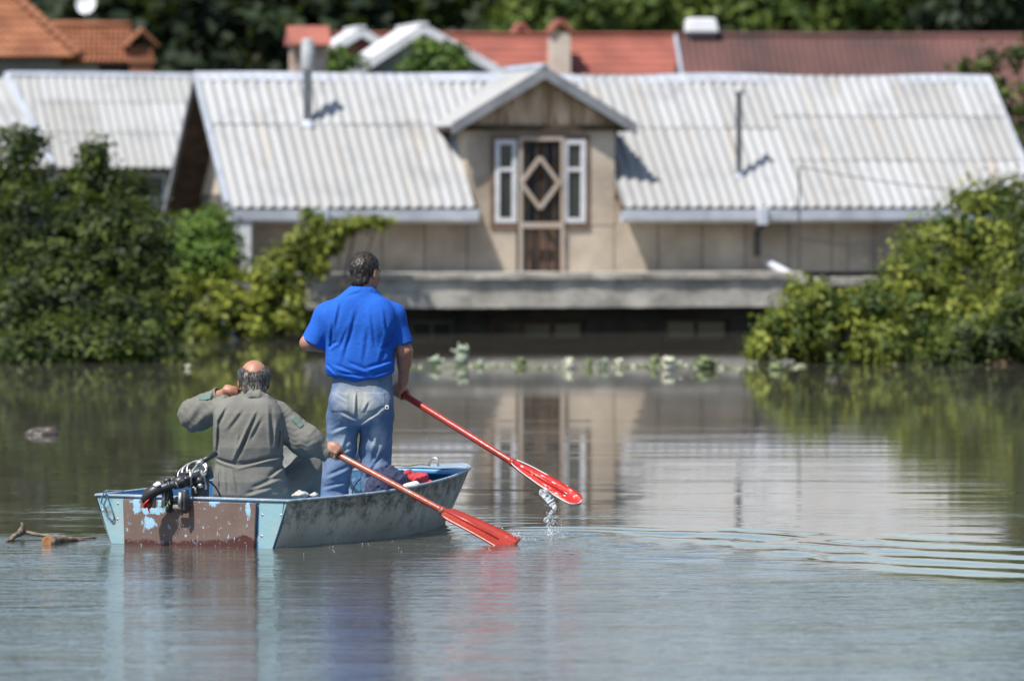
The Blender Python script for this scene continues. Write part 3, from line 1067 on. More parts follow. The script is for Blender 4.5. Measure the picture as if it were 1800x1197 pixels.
# freestanding brick chimney with a terracotta hood
cp = at(541, 125, 112)
ck = empty('brick_chimney', (cp.x, cp.y, 1.0), math.radians(8), 'brick chimney with a wide red tiled hood beside the grey flue', 'chimney')
s = 89.0
zz = lambda py: at(541, py, 112).z - 1.0
MB().box(-0.34, 0.34, -0.3, 0.3, -0.6, zz(78)).build('shaft', M['brick'], ck)
k = 0
R = random.Random(9)
for r in range(7):
    z0 = zz(128) + r * 0.078
    off = 0.0 if r % 2 else 0.11
    x = -0.335 - off
    while x < 0.33:
        a, c2 = max(x, -0.345), min(x + 0.21, 0.345)
        if c2 - a > 0.03:
            MB().box(a, c2, -0.312 - 0.006 * R.random(), -0.301, z0, z0 + 0.066).build('brick', M['brick'], ck)
        x += 0.225
MB().prism_yz([(-0.55, zz(80)), (0.55, zz(80)), (0.5, zz(74)), (0.06, zz(46)), (-0.06, zz(46)), (-0.5, zz(74))], -0.41, 0.41).build('hood', M['red_tile'], ck)

# maroon corrugated metal roof on the right
HE = Frame(1195, 122.0, 6.0)
he = HE.root('maroon_roof_house', 'long building on the right with rusty maroon corrugated metal roof', 'house')
zr = HE.Z(1500, 66, 2.4)
ze = zr - 1.9
xa, xb = HE.X(1190, 2.4), HE.X(1990, 2.4)
sle = math.atan(1.9 / 2.4)
SLe = math.hypot(1.9, 2.4)
x = xa
R = random.Random(4)
while x < xb:
    put_sheet(he, M['maroon'], x, ze, 0.0, sle, 6, 0.16, 0.0, SLe, 0.02 + 0.01 * R.random())
    x += 0.95
MB().prism_yz([(0.03, ze - 0.1), (2.4, zr - 0.12), (4.8, ze - 0.1)], xa + 0.05, xb - 0.05).build('roof_deck', M['soffit'], he)
MB().tube([(xa, 2.4, zr + 0.04), (xb, 2.4, zr + 0.04)], 0.07, 8).build('ridge_cap', M['maroon'], he)
MB().prism_yz([(-0.02, ze - 0.1), (2.4, zr - 0.1), (2.4, zr + 0.05), (-0.02, ze + 0.05)], xa - 0.07, xa - 0.01).build('verge_trim', M['metal_trim'], he)
MB().box(xa + 0.3, xb - 0.3, 0.4, 4.4, 0.4, ze + 0.05).build('wall', M['grey_wall'], he)
bp = HE.hit(1233, 69, 2.35)
M['tank'] = plain('tank', (0.78, 0.78, 0.8), 0.5, 0.04, 4)
tk = empty('roof_tank', Vector((HE.O.x, HE.O.y, 0)) + Vector((*(HE.ex * bp.x + HE.ey * 2.35), zr + 0.09)), HE.phi, 'white rectangular tank standing on the maroon roof ridge', 'tank')
MB().prism_xz([(-0.34, 0.0), (0.36, 0.0), (0.3, 0.28), (0.22, 0.31), (-0.28, 0.31), (-0.33, 0.27)], -0.2, 0.3).build('body', M['tank'], tk, bevel=0.03)
MB().box(-0.3, 0.3, -0.1, 0.2, -0.09, -0.001).build('stand', M['fascia_grey'], tk)


# ------------------------------------------------------------------ vegetation
def leaves(name, m, parent, pts, nrm, size, tint, seed=0, aspect=0.55):
    """diamond leaves, two triangles each as one quad bent at the rib"""
    r = np.random.default_rng(seed)
    n = len(pts)
    nrm = nrm / np.linalg.norm(nrm, axis=1)[:, None]
    t = r.normal(size=(n, 3))
    t[:, 2] -= 0.4
    t -= nrm * np.sum(t * nrm, 1)[:, None]
    t /= np.linalg.norm(t, axis=1)[:, None] + 1e-9
    bt = np.cross(nrm, t)
    s = (size * r.uniform(0.45, 1.6, n))[:, None]
    v0 = pts - t * s * 0.5
    v1 = pts + bt * s * aspect * 0.5 + nrm * s * 0.10
    v2 = pts + t * s * 0.5 - nrm * s * 0.06
    v3 = pts - bt * s * aspect * 0.5 + nrm * s * 0.10
    co = np.stack([v0, v1, v2, v3], 1).reshape(-1, 3)
    q = np.arange(4 * n).reshape(n, 4)
    me = quads_mesh(name, co, q)
    a = me.attributes.new('tint', 'FLOAT', 'FACE')
    a.data.foreach_set('value', np.clip(tint, 0, 1).astype(np.float32))
    return link_mesh(name, me, m, parent)


def crown_points(blobs, n, seed, clump=0.18, per=26, hollow=0.55):
    """leaf places in clumps spread through ellipsoids; blobs: (x,y,z,rx,ry,rz)"""
    r = np.random.default_rng(seed)
    B = np.array(blobs, float)
    vol = (B[:, 3] * B[:, 4] * B[:, 5]) ** (2 / 3)
    nc = max(4, n // per)
    pick = r.choice(len(B), nc, p=vol / vol.sum())
    d = r.normal(size=(nc, 3))
    d /= np.linalg.norm(d, axis=1)[:, None]
    rad = hollow + (1.08 - hollow) * r.random(nc) ** 0.7
    far = r.random(nc) < 0.2
    rad = np.where(far, rad * r.uniform(1.1, 1.45, nc), rad)
    cc = B[pick, :3] + d * B[pick, 3:] * rad[:, None]
    cs = clump * r.uniform(0.5, 1.5, nc)
    ct = r.normal(0, 0.34, nc)
    k = r.integers(0, nc, n)
    off = r.normal(size=(n, 3)) * cs[k][:, None] * 0.55
    off[:, 2] *= 0.75
    p = cc[k] + off
    nr = d[k] * 0.8 + off / (cs[k][:, None] + 1e-6) * 0.35 + r.normal(size=(n, 3)) * 0.5
    nr[:, 2] += 0.55
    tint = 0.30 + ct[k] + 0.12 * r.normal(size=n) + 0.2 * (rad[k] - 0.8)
    return p, nr, tint


def shrub(name, label, cat, blobs_px, n, leaf, m, seed, group=None, clump=0.18, stems=3, base=None, tint=0.0, ry=None, ground=-1.2):
    """blobs_px: (px, py, D, half-width px, half-height px)"""
    bl = []
    for b in blobs_px:
        px, py, D, hw, hh = b[:5]
        c = at(px, py, D)
        rx, rz = hw * D / F, hh * D / F
        bl.append((c.x, c.y, c.z, rx, ry if ry else 0.8 * (rx + rz) / 2 + 0.15, rz))
    B = np.array(bl)
    bx, by = (B[:, 0].mean(), B[:, 1].mean()) if base is None else (at(base[0], 425, base[1]).x, base[1])
    root = empty(name, (bx, by, ground), 0, label, cat, group)
    p, nr, ti = crown_points(bl, n, seed, clump)
    keep = p[:, 2] > -0.25
    p, nr, ti = p[keep], nr[keep], ti[keep]
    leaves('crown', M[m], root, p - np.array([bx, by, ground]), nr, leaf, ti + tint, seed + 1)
    R = random.Random(seed)
    order = sorted(range(len(bl)), key=lambda i: -bl[i][2])
    for i in range(stems):
        b = bl[order[i % len(order)]]
        top = Vector((b[0] - bx + R.uniform(-.3, .3) * b[3], b[1] - by, b[2] - ground + 0.3 * b[5]))
        s0 = Vector((R.uniform(-.12, .12), R.uniform(-.12, .12), -0.05))
        mid = s0.lerp(top, 0.5) + Vector((R.uniform(-.1, .1), R.uniform(-.1, .1), 0.1))
        MB().tube([s0, mid, top], [0.045, 0.03, 0.01], 6).build('trunk' if i == 0 else 'limb', M['bark'], root, True)
    return root


# dark trees and bushes on the left bank
shrub('fruit_tree', 'dark leafy tree cut by the left edge of the photograph', 'tree',
      [(15, 285, 76, 40, 50), (55, 250, 76.3, 22, 24), (-40, 400, 76, 80, 130), (40, 400, 75, 48, 85), (60, 330, 75.5, 34, 36), (-40, 560, 75, 90, 90), (35, 560, 74, 60, 85), (75, 470, 74.5, 40, 60)], 19000, 0.08, 'leaf_dark', 11, stems=4, base=(-10, 75), clump=0.15, tint=-0.08)
shrub('fruit_tree', 'dark tree with a thin spire standing left of the flooded house', 'tree',
      [(165, 264, 76, 8, 20), (166, 280, 76, 11, 20), (164, 300, 76, 14, 20), (166, 290, 76, 11, 26), (160, 318, 76, 24, 18), (130, 350, 76, 45, 40), (205, 345, 76, 45, 40), (245, 385, 76, 40, 50), (150, 430, 75, 70, 70), (230, 470, 75, 60, 90), (125, 540, 74, 65, 90), (215, 570, 74, 70, 75), (275, 450, 75, 24, 50), (180, 390, 75.3, 60, 50)], 26000, 0.08, 'leaf_dark', 21, stems=5, base=(180, 75), clump=0.15, tint=-0.06)
shrub('hedge_bush', 'low dark bush dipping into the water under the spired tree', 'bush',
      [(110, 610, 73.0, 60, 45), (190, 615, 73.0, 55, 40), (45, 620, 73.0, 50, 35), (250, 610, 73.5, 30, 40)], 9000, 0.08, 'leaf_dark', 31, stems=3, tint=0.06)
shrub('leafy_bush', 'bright green bush in front of the house gable', 'bush',
      [(345, 430, 87.0, 50, 48), (375, 405, 87.0, 25, 28), (320, 470, 86.8, 45, 40), (385, 460, 86.5, 22, 40)], 8000, 0.1, 'leaf_mid', 41, stems=3, tint=0.12)
shrub('vine_thicket', 'yellow-green vine thicket at the left end of the balcony', 'vine',
      [(360, 540, 84.5, 75, 55), (440, 520, 84.5, 60, 55), (500, 480, 84.5, 38, 45), (530, 430, 84.6, 22, 40), (420, 570, 84.3, 90, 40), (320, 580, 84.3, 45, 40), (510, 545, 84.4, 30, 30), (550, 395, 84.6, 20, 18), (300, 510, 84.6, 25, 40)], 7000, 0.1, 'leaf_yellow', 51, stems=6, tint=0.2, ry=0.4, clump=0.13)
vt = shrub('climbing_vine', 'vine spray arching over the balcony towards the gutter', 'vine',
           [(590, 408, 87.2, 22, 14), (625, 393, 87.2, 24, 9), (665, 390, 87.2, 22, 6), (585, 430, 87.2, 9, 22), (560, 440, 87.2, 16, 40)], 2600, 0.1, 'leaf_yellow', 61, stems=2, tint=0.22, ry=0.15, clump=0.1, base=(560, 87.2))
# right bank
shrub('willow_bush', 'large yellow-green bush at the right edge by the house wall', 'bush',
      [(1660, 430, 77.0, 75, 50), (1620, 490, 76.5, 65, 50), (1740, 400, 77.0, 70, 60), (1770, 345, 77.2, 35, 25), (1700, 345, 77.2, 20, 15), (1790, 480, 76.5, 70, 70), (1650, 560, 75.8, 90, 60), (1760, 580, 75.8, 90, 60), (1600, 600, 75.5, 70, 45)], 16000, 0.085, 'leaf_yellow', 71, stems=5, base=(1680, 76.5))
shrub('willow_bush', 'lower sprawling yellow-green bush reaching over the water before the balcony', 'bush',
      [(1390, 590, 73.0, 55, 48), (1440, 540, 73.3, 55, 42), (1350, 605, 73.0, 32, 32), (1480, 590, 73.0, 60, 50), (1540, 540, 73.5, 50, 45), (1550, 610, 73.0, 60, 35), (1415, 505, 73.6, 30, 16)], 7600, 0.085, 'leaf_yellow', 81, stems=5, tint=0.0, ry=0.5, clump=0.13)
shrub('hedge_bush', 'dark green bush low at the right edge', 'bush',
      [(1740, 600, 72.4, 80, 40), (1810, 560, 72.6, 50, 70), (1690, 620, 72.3, 50, 25), (1830, 420, 73.8, 35, 90)], 8000, 0.085, 'leaf_dark', 91, stems=3, tint=0.08)
shrub('slender_tree', 'thin open tree in front of the maroon roof at the right edge', 'tree',
      [(1770, 170, 100, 45, 70), (1740, 130, 100, 25, 40), (1800, 250, 99, 35, 80), (1790, 90, 100, 25, 25), (1700, 110, 100, 12, 20)], 1900, 0.12, 'leaf_dark', 101, stems=5, tint=0.1, base=(1800, 99.5), ground=-0.8)
shrub('garden_shrub', 'leafy green shrub growing in front of the grey gable', 'shrub',
      [(775, 105, 116, 38, 26), (730, 118, 116, 30, 14), (745, 90, 116, 18, 18), (800, 118, 116, 22, 14)], 1500, 0.14, 'leaf_mid', 111, stems=3, base=(765, 116), ground=1.0)
shrub('garden_shrub', 'small reddish-green shrub beside the brick chimney', 'shrub',
      [(605, 112, 116, 28, 14), (590, 98, 116, 14, 10)], 600, 0.12, 'leaf_mid', 121, stems=2, base=(600, 116), ground=1.0)

# the wood behind the village: one dark mass, with paler trees standing out on the right
r = np.random.default_rng(5)
wb = []
for x in np.arange(-62, 64, 2.3):
    for row, (yy, top) in enumerate(((190, 8.6), (197, 10.4), (205, 12.0), (214, 12.8))):
        t = top + r.normal(0, 0.5)
        h = 3.6 + r.random()
        wb.append((x + r.normal(0, 0.6), yy + r.normal(0, 2), t - h, 2.0 + 0.6 * r.random(), 2.0, h))
p, nr, ti = crown_points(wb, 150000, 6, 0.6, 40, 0.7)
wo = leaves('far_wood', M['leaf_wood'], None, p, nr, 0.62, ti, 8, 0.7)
tag(wo, 'dark wooded bank behind the village roofs', 'wood', kind='stuff')
tr = MB()
for (x, y, z, a, b2, h) in wb:
    tr.tube([(x, y, 1.5), (x + 0.2, y, z)], [0.25, 0.12], 5)
o = tr.build('far_trunks', M['bark'], wo)
o['kind'] = 'stuff'
for i, (px, py, hw, hh, lab) in enumerate(((985, 20, 90, 70, 'olive green tree crown above the red tiled roof'), (1150, 8, 85, 60, 'yellowish tree crown left of the white tank'), (1400, 0, 95, 75, 'fresh green tree crown above the left end of the maroon roof'),
                                           (1560, 10, 90, 70, 'green tree crown above the middle of the maroon roof'), (1720, -5, 90, 60, 'dark green tree crown above the right end of the maroon roof'))):
    D = 178 + 3 * (i % 2)
    shrub('broadleaf_tree', lab, 'tree', [(px, py, D, hw, hh), (px - hw * 0.6, py + 40, D, hw * 0.6, hh * 0.7), (px + hw * 0.5, py + 35, D + 1, hw * 0.6, hh * 0.7)], 4200, 0.34, 'leaf_far' if i < 4 else 'leaf_wood', 200 + i, clump=0.5, stems=4, ground=2.5, tint=(0.02, 0.1, 0.1, 0.04, 0.0)[i])


# ------------------------------------------------------------------ the boat
def paint_mat(name, col, worn, dirt, scale=5.0, lo=0.55, hi=0.62, rough=0.5, stretch=(1, 1, 1), dlo=0.5, dhi=0.75):
    m, nt, b = new_mat(name)
    v = coords(nt, stretch)
    n1 = noise(nt, v, scale, 8, 0.65, 0.3)
    n2 = noise(nt, coords(nt), scale * 0.55, 6, 0.6)
    c = mixc(nt, ramp(nt, n2, dlo, dhi), col, dirt)
    c = mixc(nt, ramp(nt, n1, lo, hi), c, worn)
    nt.links.new(c, b.inputs['Base Color'])
    b.inputs['Roughness'].default_value = rough
    bump(nt, b, n1, 0.004)
    return m


M['boat_blue'] = paint_mat('boat_blue', (0.10, 0.28, 0.50), (0.3, 0.42, 0.5), (0.06, 0.14, 0.22), 6)
M['rim_blue'] = paint_mat('rim_blue', (0.22, 0.29, 0.355), (0.36, 0.385, 0.4), (0.11, 0.14, 0.16), 9)
M['pale_blue'] = paint_mat('pale_blue', (0.22, 0.37, 0.42), (0.13, 0.11, 0.085), (0.3, 0.36, 0.36), 9, 0.6, 0.68)


def hull_mat():
    m, nt, b = new_mat('hull_side')
    v = coords(nt, (1.6, 1.6, 2.0))
    n1 = noise(nt, v, 5.5, 12, 0.8, 0.0)
    n2 = noise(nt, coords(nt, (4, 4, 1.0)), 6.0, 8, 0.75, 0.0)
    n3 = noise(nt, coords(nt, (1, 1, 0.6)), 1.4, 4, 0.6)
    sep = N(nt, 'ShaderNodeSeparateXYZ')
    nt.links.new(coords(nt), sep.inputs[0])
    mr = N(nt, 'ShaderNodeMapRange')
    mr.inputs['From Min'].default_value = 0.02
    mr.inputs['From Max'].default_value = 0.34
    nt.links.new(sep.outputs[2], mr.inputs['Value'])
    k = math_n(nt, 'ADD', math_n(nt, 'MULTIPLY', mr.outputs[0], 0.22), n1)
    c = mixc(nt, ramp(nt, n3, 0.35, 0.65), (0.4, 0.4, 0.35), (0.54, 0.56, 0.51))
    c = mixc(nt, ramp(nt, k, 0.56, 0.76), c, (0.05, 0.052, 0.044))
    c = mixc(nt, ramp(nt, n2, 0.58, 0.72), c, (0.07, 0.085, 0.078))
    c = mixc(nt, ramp(nt, noise(nt, coords(nt, (1, 1, 0.5)), 9.0, 6, 0.7), 0.68, 0.72), c, (0.2, 0.33, 0.37))
    nt.links.new(c, b.inputs['Base Color'])
    b.inputs['Roughness'].default_value = 0.55
    bump(nt, b, n1, 0.006)
    return m


M['hull_side'] = hull_mat()
boat = BOAT.root('rowing_boat', 'weathered blue and grey metal rowing boat carrying two men', 'boat')
NS = 40
GUN = spline([(0.70, -0.02, 0.288), (0.745, 0.5, 0.292), (0.765, 1.0, 0.300), (0.725, 1.55, 0.32), (0.52, 2.25, 0.332), (0.29, 2.83, 0.345), (0.15, 3.12, 0.352), (0.0, 3.30, 0.358)], NS)
WL = spline([(0.60, 0.0, 0.0), (0.65, 0.5, 0), (0.655, 1.0, 0), (0.62, 1.5, 0), (0.46, 2.1, 0.0), (0.27, 2.55, 0.0), (0.13, 2.83, 0.0), (0.0, 3.0, 0.0)], NS)
CHN = spline([(0.53, 0.0, -0.09), (0.57, 0.5, -0.09), (0.585, 1.0, -0.09), (0.54, 1.5, -0.085), (0.39, 2.0, -0.075), (0.22, 2.4, -0.06), (0.1, 2.65, -0.05), (0.0, 2.82, -0.045)], NS)


def loft(rows, name, m, parent, smooth=True):
    n, k = len(rows), len(rows[0])
    vs = [p for r in rows for p in r]
    fs = []
    for i in range(n - 1):
        for j in range(k - 1):
            fs.append((i * k + j, i * k + j + 1, (i + 1) * k + j + 1, (i + 1) * k + j))
    return MB().add(vs, fs).build(name, m, parent, smooth)


def hull_rows(inset=0.0, floor=None):
    rows = []
    for i in range(NS + 1):
        g_, w_, c_ = GUN[i], WL[i], CHN[i]
        row = []
        prof = []
        for t in (0, 0.33, 0.66, 1.0):
            p = g_ * (1 - t) + w_ * t
            bulge = 0.016 * math.sin(math.pi * t) * (0.3 + p[0])
            prof.append((max(p[0] + bulge - inset, 0), p[1] - inset * (2.0 if i > NS * 0.75 else 0), p[2]))
        if floor is None:
            prof.append((c_[0], c_[1], c_[2]))
            prof.append((0, c_[1], c_[2] - 0.03))
        else:
            prof[-1] = (prof[-1][0], prof[-1][1], floor)
            prof.append((0, prof[-1][1], floor + 0.001))
        row = prof + [(-x, y, z) for x, y, z in prof[-2::-1]]
        rows.append(row)
    return rows


h_ = loft(hull_rows(), 'hull', M['hull_side'], boat)
h_['label'] = 'scraped grey hull side with dark stains'
loft([r[::-1] for r in hull_rows(0.02, 0.05)], 'interior', M['boat_blue'], boat)
rim = MB()
for sg in (1, -1):
    rim.tube([(sg * p[0], p[1], p[2] + 0.002) for p in GUN], 0.011, 8)
rim.build('gunwale', M['rim_blue'], boat, True)
# transom: blue plate, brown plywood board, pale side panels
tz0, tz1 = -0.09, 0.285
MB().prism_xz([(-0.56, tz0), (0.56, tz0), (0.698, tz1), (-0.698, tz1)], -0.005, 0.035).build('transom', M['boat_blue'], boat)
xa, xb = BOAT.X(217, -0.03), BOAT.X(450, -0.03)


def side_x(z):
    return 0.592 + (0.698 - 0.592) * z / tz1


pl = MB().prism_xz([(-side_x(-0.06), -0.06), (xa - 0.004, -0.06), (xa - 0.012, tz1 - 0.004), (-side_x(tz1), tz1 - 0.004)], -0.012, -0.0055).build('transom_panel', M['pale_blue'], boat)
MB().prism_xz([(xb + 0.004, -0.06), (side_x(-0.06), -0.06), (side_x(tz1), tz1 - 0.004), (xb + 0.012, tz1 - 0.004)], -0.012, -0.0055).build('transom_panel', M['pale_blue'], boat)


def ply_mat():
    m, nt, b = new_mat('plywood')
    v = coords(nt)
    n1 = noise(nt, v, 30, 6, 0.75)
    n2 = noise(nt, coords(nt, (1, 1, 0.3)), 46, 5, 0.7)
    n3 = noise(nt, v, 4, 5)
    c = mixc(nt, ramp(nt, n3, 0.35, 0.7), (0.115, 0.075, 0.062), (0.165, 0.112, 0.095))
    mask = None
    for (px, py, rx, rz) in ((240, 886, .03, .05), (268, 897, .09, .022), (284, 882, .03, .045), (262, 919, .045, .035), (376, 880, .035, .03), (436, 893, .016, .06)):
        p = BOAT.hit(px, py, -0.03)
        mp = N(nt, 'ShaderNodeMapping')
        mp.inputs['Scale'].default_value = (1 / rx, 0, 1 / rz)
        mp.inputs['Location'].default_value = (-p.x / rx, 0, -p.z / rz)
        tc = N(nt, 'ShaderNodeTexCoord')
        nt.links.new(tc.outputs['Object'], mp.inputs[0])
        ln_ = N(nt, 'ShaderNodeVectorMath')
        ln_.operation = 'LENGTH'
        nt.links.new(mp.outputs[0], ln_.inputs[0])
        q = math_n(nt, 'SUBTRACT', 1.0, ln_.outputs['Value'])
        mask = q if mask is None else math_n(nt, 'MAXIMUM', mask, q)
    mask = math_n(nt, 'MAXIMUM', mask, -0.5)
    chip = math_n(nt, 'ADD', math_n(nt, 'MULTIPLY', mask, 0.22), math_n(nt, 'ADD', math_n(nt, 'MULTIPLY', n1, 0.6), math_n(nt, 'MULTIPLY', n2, 0.5)))
    sep = N(nt, 'ShaderNodeSeparateXYZ')
    nt.links.new(coords(nt), sep.inputs[0])
    wet = math_n(nt, 'ADD', sep.outputs[2], math_n(nt, 'ADD', math_n(nt, 'MULTIPLY', n3, -0.22), math_n(nt, 'MULTIPLY', n1, -0.09)))
    c = mixc(nt, ramp(nt, math_n(nt, 'ADD', wet, 0.5), 0.368, 0.384), (0.06, 0.015, 0.011), c)
    c = mixc(nt, ramp(nt, chip, 0.525, 0.54), c, (0.27, 0.46, 0.6))
    nt.links.new(c, b.inputs['Base Color'])
    b.inputs['Roughness'].default_value = 0.6
    bump(nt, b, chip, 0.004)
    return m


M['plywood'] = ply_mat()
po = MB().prism_xz([(xa + 0.004, -0.055), (xb - 0.02, -0.055), (xb - 0.002, tz1 - 0.012), (xa - 0.008, tz1 - 0.012)], -0.032, -0.0125).build('transom_board', M['plywood'], boat, bevel=0.004)
po['label'] = 'brown plywood motor board with flaking blue paint'
MB().box(-0.705, 0.705, -0.022, 0.05, tz1 + 0.001, tz1 + 0.014).build('transom_cap', M['rim_blue'], boat, bevel=0.004)
for (px, py) in ((180, 897), (206, 912), (207, 885), (461, 905), (494, 905), (460, 942)):
    p = BOAT.hit(px, py, -0.013)
    MB().tube([(p.x, -0.016, p.z), (p.x, -0.0125, p.z)], [0.004, 0.008], 8).build('rivet', M['aluminium'], boat)
# benches, ribs, foredeck
for yb_, w in ((0.72, 0.30), (2.3, 0.2)):
    i = int(np.argmin(abs(GUN[:, 1] - yb_)))
    hw = (GUN[i, 0] + WL[i, 0]) / 2 * (1.0 if yb_ < 1 else 0.78) - 0.03
    MB().box(-hw, hw, yb_ - w / 2, yb_ + w / 2, 0.175, 0.2).build('bench', M['boat_blue'], boat, bevel=0.005)
for yb_ in (0.3, 1.15, 1.6):
    i = int(np.argmin(abs(GUN[:, 1] - yb_)))
    for sg in (-1, 1):
        g_, w_ = GUN[i], WL[i]
        MB().tube([(sg * (w_[0] - 0.03), w_[1], 0.055), (sg * ((g_[0] + w_[0]) / 2 - 0.015), (g_[1] + w_[1]) / 2, 0.16), (sg * (g_[0] - 0.025), g_[1], g_[2] - 0.01)], 0.012, 6).build('rib', M['boat_blue'], boat)
dk = []
for i in range(NS + 1):
    g_ = GUN[i]
    if g_[1] > 2.72:
        dk.append([(x * g_[0] * 0.97, g_[1] - 0.012, g_[2] + 0.010 + 0.008 * (1 - x * x)) for x in (1, 0.5, 0, -0.5, -1)])
loft(dk, 'foredeck', M['rim_blue'], boat)
MB().tube([(-dk[0][0][0], dk[0][0][1], dk[0][0][2] - 0.015), (dk[0][0][0], dk[0][0][1], dk[0][0][2] - 0.015)], 0.016, 8).build('deck_beam', M['boat_blue'], boat)
# mooring eye and a bit of line on the foredeck
e0 = BOAT.hit(762, 817, 2.95)
ey_ = MB()
arc = [(e0.x - 0.03, 2.95, 0.36), (e0.x - 0.03, 2.95, 0.395), (e0.x - 0.005, 2.95, 0.415), (e0.x + 0.03, 2.95, 0.41), (e0.x + 0.035, 2.95, 0.365)]
ey_.tube(spline(arc, 12), 0.008, 8)
ey_.build('mooring_eye', M['aluminium'], boat, True)
ln = [(e0.x - 0.03, 2.94, 0.375), (e0.x - 0.08, 2.9, 0.378), (e0.x - 0.13, 2.85, 0.37), (e0.x - 0.2, 2.82, 0.372), (e0.x - 0.28, 2.78, 0.365)]
MB().tube(spline(ln, 20), 0.008, 6).build('mooring_line', M['rope'], boat, True)
# looped cord on the left corner of the transom
p1, p2, p3 = BOAT.hit(184, 866, -0.03), BOAT.hit(196, 914, -0.03), BOAT.hit(181, 888, -0.03)
lp = [(p1.x + 0.02, 0.02, p1.z + 0.012), (p1.x, -0.03, p1.z + 0.008), (p3.x - 0.012, -0.028, p3.z + 0.02), (p3.x + 0.005, -0.024, p3.z), (p3.x + 0.02, -0.022, p3.z - 0.05), (p2.x, -0.022, p2.z - 0.005), (p2.x + 0.012, -0.022, p2.z + 0.02), (p1.x + 0.03, -0.024, p1.z - 0.06), (p1.x + 0.012, -0.03, p1.z + 0.006), (p1.x + 0.05, 0.0, p1.z + 0.014), (p1.x + 0.11, 0.02, p1.z + 0.012)]
MB().tube(spline(lp, 60), 0.0045, 6).build('cord', M['blue_rope'], boat, True)

# ------------------------------------------------------------------ tilted outboard motor
mo_p = BOAT.hit(318, 868, -0.02)
mroot = empty('outboard_motor', Vector((BOAT.O.x, BOAT.O.y, 0)) + Vector((*(BOAT.ex * mo_p.x + BOAT.ey * -0.02), 0.30)), BOAT.phi, 'small dark outboard motor tilted up on the transom', 'motor')


def mp_(px, py, y):
    p = BOAT.hit(px, py, y)
    return Vector((p.x - mo_p.x, y + 0.02, p.z - 0.30))


for px in (300, 329):
    a = mp_(px, 862, -0.06)
    pts = [(-0.02, 0.045), (0.02, 0.05), (0.035, 0.01), (0.03, -0.075), (0.012, -0.1), (-0.012, -0.1), (-0.028, -0.08), (-0.03, 0.0)]
    MB().prism_yz([(y * 1.0 - 0.06, z - 0.0) for y, z in pts][::-1], a.x - 0.014, a.x + 0.014).build('clamp_bracket', M['gunmetal'], mroot, bevel=0.006)
    MB().tube([(a.x, -0.055, -0.05), (a.x, 0.075, -0.05)], 0.009, 8).build('clamp_screw', M['aluminium'], mroot)
    MB().tube([(a.x - 0.016, -0.092, 0.03), (a.x - 0.016, -0.1, -0.06)], 0.012, 8).build('bracket_rib', M['aluminium'], mroot, True)
a, c2 = mp_(306, 891, -0.09), mp_(326, 892, -0.09)
MB().tube([a, c2], 0.016, 10).build('thrust_bar', M['aluminium'], mroot, True)
# leg, swivel, gear case
head = mp_(346, 838, 0.10)
leg = [mp_(352, 836, 0.08), mp_(330, 843, -0.02), mp_(305, 851, -0.09), mp_(285, 858, -0.13), mp_(272, 862, -0.15)]
MB().tube(leg, [0.034, 0.027, 0.025, 0.027, 0.031], 12).build('leg', M['gunmetal'], mroot, True)
MB().tube([leg[1] * 1.0, (leg[1] + leg[2]) / 2, leg[2] * 1.0], [0.036, 0.042, 0.034], 12).build('swivel_collar', M['black'], mroot, True)
gp = [mp_(284, 858, -0.13), mp_(272, 862, -0.155), mp_(262, 869, -0.165), mp_(257, 879, -0.165), mp_(256, 886, -0.16)]
MB().tube(gp, [0.030, 0.038, 0.042, 0.035, 0.02], 12).build('gear_case', M['black'], mroot, True)
MB().prism_xz([(p.x, p.z) for p in (mp_(262, 868, -.15), mp_(276, 868, -.15), mp_(275, 893, -.15), mp_(262, 890, -.15))][::-1], -0.15, -0.135).build('skeg', M['gunmetal'], mroot, bevel=0.004)
M['prop_red'] = plain('prop_red', (0.42, 0.02, 0.02), 0.45, 0.3, 20)
pc = mp_(258, 888, -0.165)
prop = MB().tube([pc + Vector((-0.02, -0.01, 0.01)), pc + Vector((0.03, 0, -0.005))], [0.012, 0.018], 8).build('propeller', M['prop_red'], mroot, True)
for k in range(3):
    a = 2 * math.pi * k / 3 + 0.9
    d = Vector((0.25, math.sin(a), 0.9 * math.cos(a)))
    q = pc + Vector((0.005, 0, 0))
    t = Vector((0.012, math.cos(a) * 0.02, -math.sin(a) * 0.02))
    vs = [q - t, q + t, q + d * 0.04 + t * 1.4, q + d * 0.052, q + d * 0.04 - t * 1.3]
    n = Vector((0.004, 0, 0))
    MB().add([v - n for v in vs] + [v + n for v in vs], [(0, 1, 2, 3, 4), (9, 8, 7, 6, 5)] + [(i, 5 + i, 5 + (i + 1) % 5, (i + 1) % 5) for i in range(5)]).build('blade', M['prop_red'], prop)
MB().prism_xz([(p.x, p.z) for p in (mp_(276, 858, -.14), mp_(286, 852, -.14), mp_(281, 845, -.14), mp_(272, 851, -.14))], -0.15, -0.12).build('zinc_block', M['white_plastic'], mroot, bevel=0.008)
